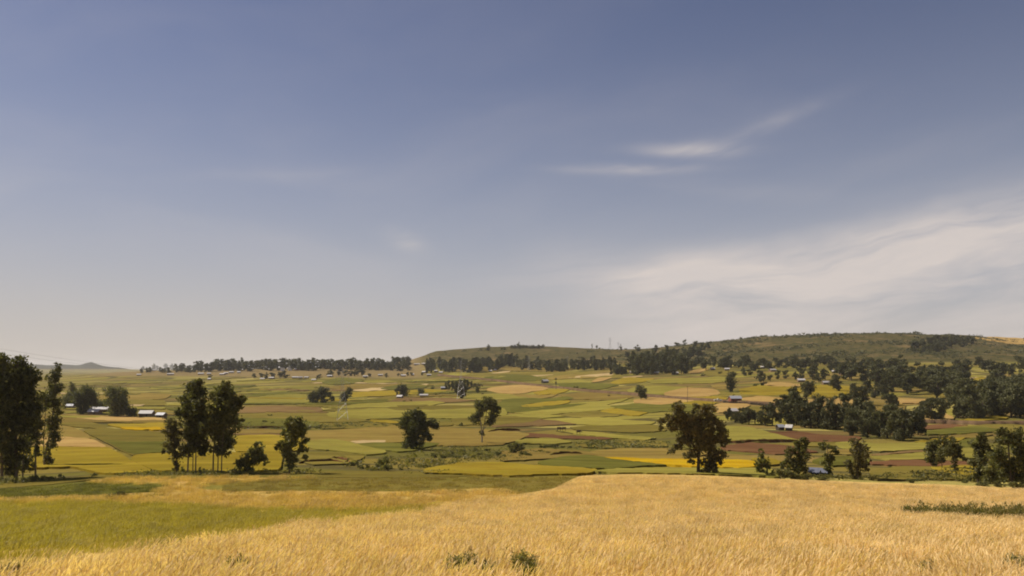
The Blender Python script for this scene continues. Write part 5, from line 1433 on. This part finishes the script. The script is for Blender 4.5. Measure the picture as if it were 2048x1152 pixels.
T4 = pylon(1135, 738, 712, 'lattice pylon in the middle belt, right of two', rz=-0.3, thick=0.06)
T5 = pylon(1220, 699, 675, 'taller lattice pylon on the ridge against the sky', rz=-0.2, thick=0.09)
T6 = pylon(1237, 700, 684.5, 'smaller lattice pylon on the ridge right of the taller one', rz=-0.2, thick=0.09)
def cables(A, B, label, sag, rad):
    for q, (a, b) in enumerate(zip(A, B)):
        m = MB(); n = 22
        pts = []
        for i in range(n + 1):
            t = i / n; p = a.lerp(b, t); p.z -= sag * 4 * t * (1 - t); pts.append(p)
        m.tube(pts, rad, 4)
        tag(m.build('power_cable', CABLE), '%s %s %s' % (('lower', 'middle', 'upper')[q // 2], ('left', 'right')[q % 2], label), 'cable', 'power cables')
cables(T0, T1, 'cable sagging from the left edge to the nearest pylon', 5.0, 0.022)
cables(T1, T2, 'cable between the nearest and the second pylon', 5.5, 0.022)
cables(T2, T3, 'cable from the second pylon to the middle belt', 6.5, 0.022)

# ------------------------------------------------------------------ small things: poles, fence, car, cattle
def utility_pole(x, y, top, label):
    B = pix(x, y); H = (y - top) * B[1] / F
    root = empty('utility_pole', B, label, 'pole')
    m = MB(); m.tube([(0, 0, -0.5), (0.05, 0, H)], [0.16, 0.10], 7); m.build('post', WOOD, root)
    m = MB(); m.box((0.05, 0, H * 0.94), (1.8, 0.12, 0.14)); m.build('crossarm', WOOD, root)
utility_pole(1375, 806, 772, 'thin grey pole standing between road and fields left of the red house')

def wattle_fence(pts, h, label):
    P = []
    for a, b in zip(pts, pts[1:]):
        A, B = pix(*a), pix(*b); L = np.linalg.norm(B - A); k = max(2, int(L / 0.45))
        P += [A + (B - A) * t / k for t in range(k)]
    root = empty('wattle_fence', P[0], label, 'fence')
    m, rl = MB(), MB(); r = random.Random(len(P))
    o = P[0]
    for p in P:
        q = p - o; z = float(ground_z(p[0], p[1])) - o[2]; hh = h * r.uniform(0.75, 1.15)
        m.tube([(q[0], q[1], z - 0.3), (q[0] + r.gauss(0, .08), q[1] + r.gauss(0, .08), z + hh + 0.5)], r.uniform(0.10, 0.17), 4)
    st = m.build('stakes', DARKWOOD, root); st['kind'] = 'stuff'
    for f in (0.45, 0.8):
        pts3 = [(p[0] - o[0], p[1] - o[1], float(ground_z(p[0], p[1])) - o[2] + 0.5 + h * f) for p in P[::4]]
        rl = MB(); rl.tube(pts3, 0.06, 4); rl.build('rail', WOOD, root)
wattle_fence([(1446,806),(1462,808),(1500,809),(1530,812),(1560,816)], 1.1, 'dark stake fence running past the red walled house')
wattle_fence([(1840,846),(1870,847),(1900,848)], 1.3, 'dark stake fence along the track below the right wood')

def car(x, y, label, rz):
    B = pix(x, y)
    root = empty('pickup_truck', (B[0], B[1], B[2] + 1.15), label, 'pickup truck'); root.rotation_euler.z = rz
    def hull(name, prof, half, mat, parent=None):
        n = len(prof); V = [(px, -half, pz) for px, pz in prof] + [(px, half, pz) for px, pz in prof]
        Fa = [tuple(range(n)), tuple(range(2 * n - 1, n - 1, -1))] + [((i + 1) % n, i, i + n, (i + 1) % n + n) for i in range(n)]
        return obj(name, mesh_from(name, V, Fa, mat), parent or root)
    b = hull('body', [(-2.4, .45), (2.4, .45), (2.45, .85), (2.2, 1.02), (-2.4, 1.02)], .88, PAINT)
    hull('cab', [(-.35, 1.03), (1.15, 1.03), (.65, 1.62), (-.2, 1.65)], .78, PAINT, b)
    hull('side_glass', [(-.2, 1.1), (.95, 1.1), (.6, 1.52), (-.12, 1.54)], .79, GLASS, b)
    hull('cargo_bed', [(-2.4, 1.03), (-.5, 1.03), (-.5, 1.15), (-2.4, 1.15)], .86, PAINT)
    for wx in (-1.5, 1.5):
        for wy in (-.8, .8):
            m = MB(); m.tube([(wx, wy - .12, .36), (wx, wy + .12, .36)], .36, 12); w = m.build('wheel', RUBBER, root)
            m = MB(); m.tube([(wx, wy - .13, .36), (wx, wy + .13, .36)], .18, 8); m.build('rim', STEEL, w)
    for wy in (-.6, .6):
        m = MB(); m.box((2.44, wy, .78), (.06, .25, .16)); m.build('headlight', TIN, root)
car(1436, 806, 'white pickup truck on the dirt road left of the red walled house', -0.1)

def cow_mesh():
    m = MB()
    m.tube([(-.8, 0, 1.05), (-.72, 0, 1.08), (-.3, 0, 1.0), (.2, 0, .98), (.6, 0, 1.06), (.8, 0, 1.1)], [.12, .3, .36, .37, .33, .2], 8)
    return m
def cow(x, y, rz, label, group):
    B = pix(x, y)
    off = 0.6 + 0.0007 * B[1]
    root = empty('cow', (B[0], B[1], B[2] + off), label, 'cow', group); root.rotation_euler.z = rz
    m = cow_mesh()
    m.tube([(.7, 0, 1.12), (1.0, 0, 1.0), (1.15, 0, .82)], [.19, .15, .13], 7)
    m.tube([(1.1, 0, .92), (1.28, 0, .68), (1.38, 0, .5)], [.12, .13, .08], 7)
    for (lx, ly) in ((-.6, -.2), (-.6, .2), (.55, -.18), (.55, .18)):
        m.tube([(lx, ly, 1.0), (lx + (.05 if lx < 0 else 0), ly, .5), (lx, ly, -.15)], [.13, .075, .05], 6)
    m.tube([(-.8, 0, 1.2), (-.92, 0, .9), (-.93, 0, .5)], [.03, .025, .04], 4)
    m.build('body', HIDE, root, smooth=True)
    for s in (-1, 1):
        h = MB(); h.tube([(1.12, s * .07, 1.0), (1.12, s * .25, 1.12), (1.18, s * .28, 1.3)], [.035, .025, .01], 5); h.build('horn', BARK_PALE, root)
for (x, y, rz) in [(1118,865,0.2),(1128,865,2.9),(1157,872,0.1)]:
    cow(x, y, rz, 'dark cow grazing on the brown ground in the middle of the valley', 'cattle grazing in mid valley')
cow(965, 792, 0.2, 'single dark cow on the light field right of the plantation', None)
cow(1218, 796, 2.8, 'dark cow on the straw coloured field left of the lone airy tree', None)

# ------------------------------------------------------------------ weeds in the foreground
def weed(x, y, hpx, label, group=None, wide=0.4, at=None):
    B = np.array(at) if at is not None else pix(x, y)
    k = B[1] / F; h = hpx * k * 0.82
    r = np.random.default_rng(int(x * 3 + y))
    root = empty('weed', B, label, 'plant', group)
    st = MB(); V, Fa = [], []
    for i in range(14):
        a = r.uniform(0, 6.283); sp = h * wide * r.uniform(0.2, 1.0)
        tip = Vector((sp * math.cos(a) + 0.15 * h, sp * math.sin(a), h * r.uniform(0.7, 1.05)))
        st.tube([(0, 0, -0.1), tip * 0.5 + Vector((0, 0, h * 0.08)), tip], [0.012, 0.009, 0.004], 4)
        for j in range(60):
            t = r.uniform(0.3, 1.0); p = tip * t + Vector(r.normal(size=3) * 0.035)
            d = Vector(r.normal(size=3)); d.z = abs(d.z) * 0.8 + 0.2; d.normalize()
            s = d.orthogonal().normalized() * 0.009; L = 0.085 * r.uniform(0.6, 1.4)
            b = len(V); V += [p - s * 0.3, p + d * L * 0.5 + s, p + d * L, p + d * L * 0.5 - s]; Fa.append((b, b + 1, b + 2, b + 3))
    st.build('stem', GRASS_GREEN, root)
    obj('leaves', mesh_from('leaves', [tuple(v) for v in V], np.array(Fa), WEEDM), root)
for (x, y, h, lab) in [(470,1166,60,'leafy weed at the bottom edge left of centre'),(905,1172,70,'left of the green weeds at the bottom edge near the middle'),(932,1168,66,'middle of the green weeds at the bottom edge near the middle'),(968,1180,62,'right low one of the weeds at the bottom edge near the middle'),
    (1040,1168,78,'tallest dark weed in the wheat at the bottom edge'),(1058,1176,60,'weed leaning beside the tallest one at the bottom edge'),(1850,1172,56,'weed at the bottom edge toward the right'),(2022,1170,66,'green weed at the bottom right corner'),(2040,1160,50,'smaller weed at the bottom right corner'),(20,1180,60,'weed at the bottom left corner')]:
    weed(x, y, h, lab)
# strip of tall weeds standing in the wheat at right
def weed_strip():
    r = np.random.default_rng(5); Vs, mi = [], []
    n = 0
    while n < 520:
        x = r.uniform(1806, 2160); t = (x - 1806) / 242
        y = 1037 + 12 * t + r.uniform(-6, 3) * min(1, t * 3 + 0.3)
        B = pix(x, y); h = (20 + 9 * min(1, t) + r.normal(0, 6)) * B[1] / F
        if h < 0.2: continue
        n += 1
        k = 22
        sx = r.normal(0, 0.10, k) * h; sy = r.normal(0, 0.10, k) * h; z = r.uniform(0.1, 1, k) * h
        P = np.stack([B[0] + sx + 0.12 * z, B[1] + sy, B[2] + z], -1)
        a = r.normal(size=(k, 3)); a[:, 2] = np.abs(a[:, 2]) + 0.8; a /= np.linalg.norm(a, axis=1)[:, None]
        b = r.normal(size=(k, 3)); b -= (b * a).sum(1)[:, None] * a; b /= np.linalg.norm(b, axis=1)[:, None]
        a *= 0.17; b *= 0.028
        Vs.append(np.stack([P - a * 0.4, P + b, P + a, P - b], 1).reshape(-1, 3))
    V = np.concatenate(Vs)
    tag(obj('tall_weeds', mesh_from('tall_weeds', V, np.arange(len(V)).reshape(-1, 4), WEEDM)), 'strip of tall green weeds standing in the wheat at right', None, None, 'stuff')
weed_strip()

# ------------------------------------------------------------------ labels of the smaller rows: counted from the left
ORD = 'leftmost|second|third|fourth|fifth|sixth|seventh|eighth|ninth|tenth|eleventh|twelfth|thirteenth|fourteenth|fifteenth|sixteenth|seventeenth|eighteenth|nineteenth|twentieth|twenty-first|twenty-second|twenty-third|twenty-fourth|twenty-fifth|twenty-sixth|twenty-seventh'.split('|')
rows = {}
for o in COL.objects:
    if o.parent is None and o.get('group') and o.get('category') and o.get('category') != 'cable':
        rows.setdefault((o['group'], o['label']), []).append(o)
for (g, lab), os_ in rows.items():
    if 1 < len(os_) <= len(ORD):
        os_.sort(key=lambda o: o.location.x / o.location.y)
        for i, o in enumerate(os_):
            where = 'leftmost' if i == 0 else ('rightmost' if i == len(os_) - 1 else ORD[i] + ' from left')
            o['label'] = lab + ', ' + where

# ------------------------------------------------------------------ haze
def haze():
    m = MB(); zb, zt = -75.0, 95.0
    m.box((0, 6000, (zb + zt) / 2), (34000, 13200, zt - zb))
    mt = bpy.data.materials.new('valley_haze'); mt.use_nodes = True
    t = mt.node_tree; t.nodes.clear()
    v = t.nodes.new('ShaderNodeVolumePrincipled')
    v.inputs['Color'].default_value = (0.93, 0.93, 0.96, 1)
    v.inputs['Density'].default_value = 5.0e-5
    v.inputs['Anisotropy'].default_value = 0.2
    o = t.nodes.new('ShaderNodeOutputMaterial'); t.links.new(v.outputs[0], o.inputs['Volume'])
    tag(m.build('haze', mt), 'thin dusty haze over the valley', None, None, 'stuff')
haze()
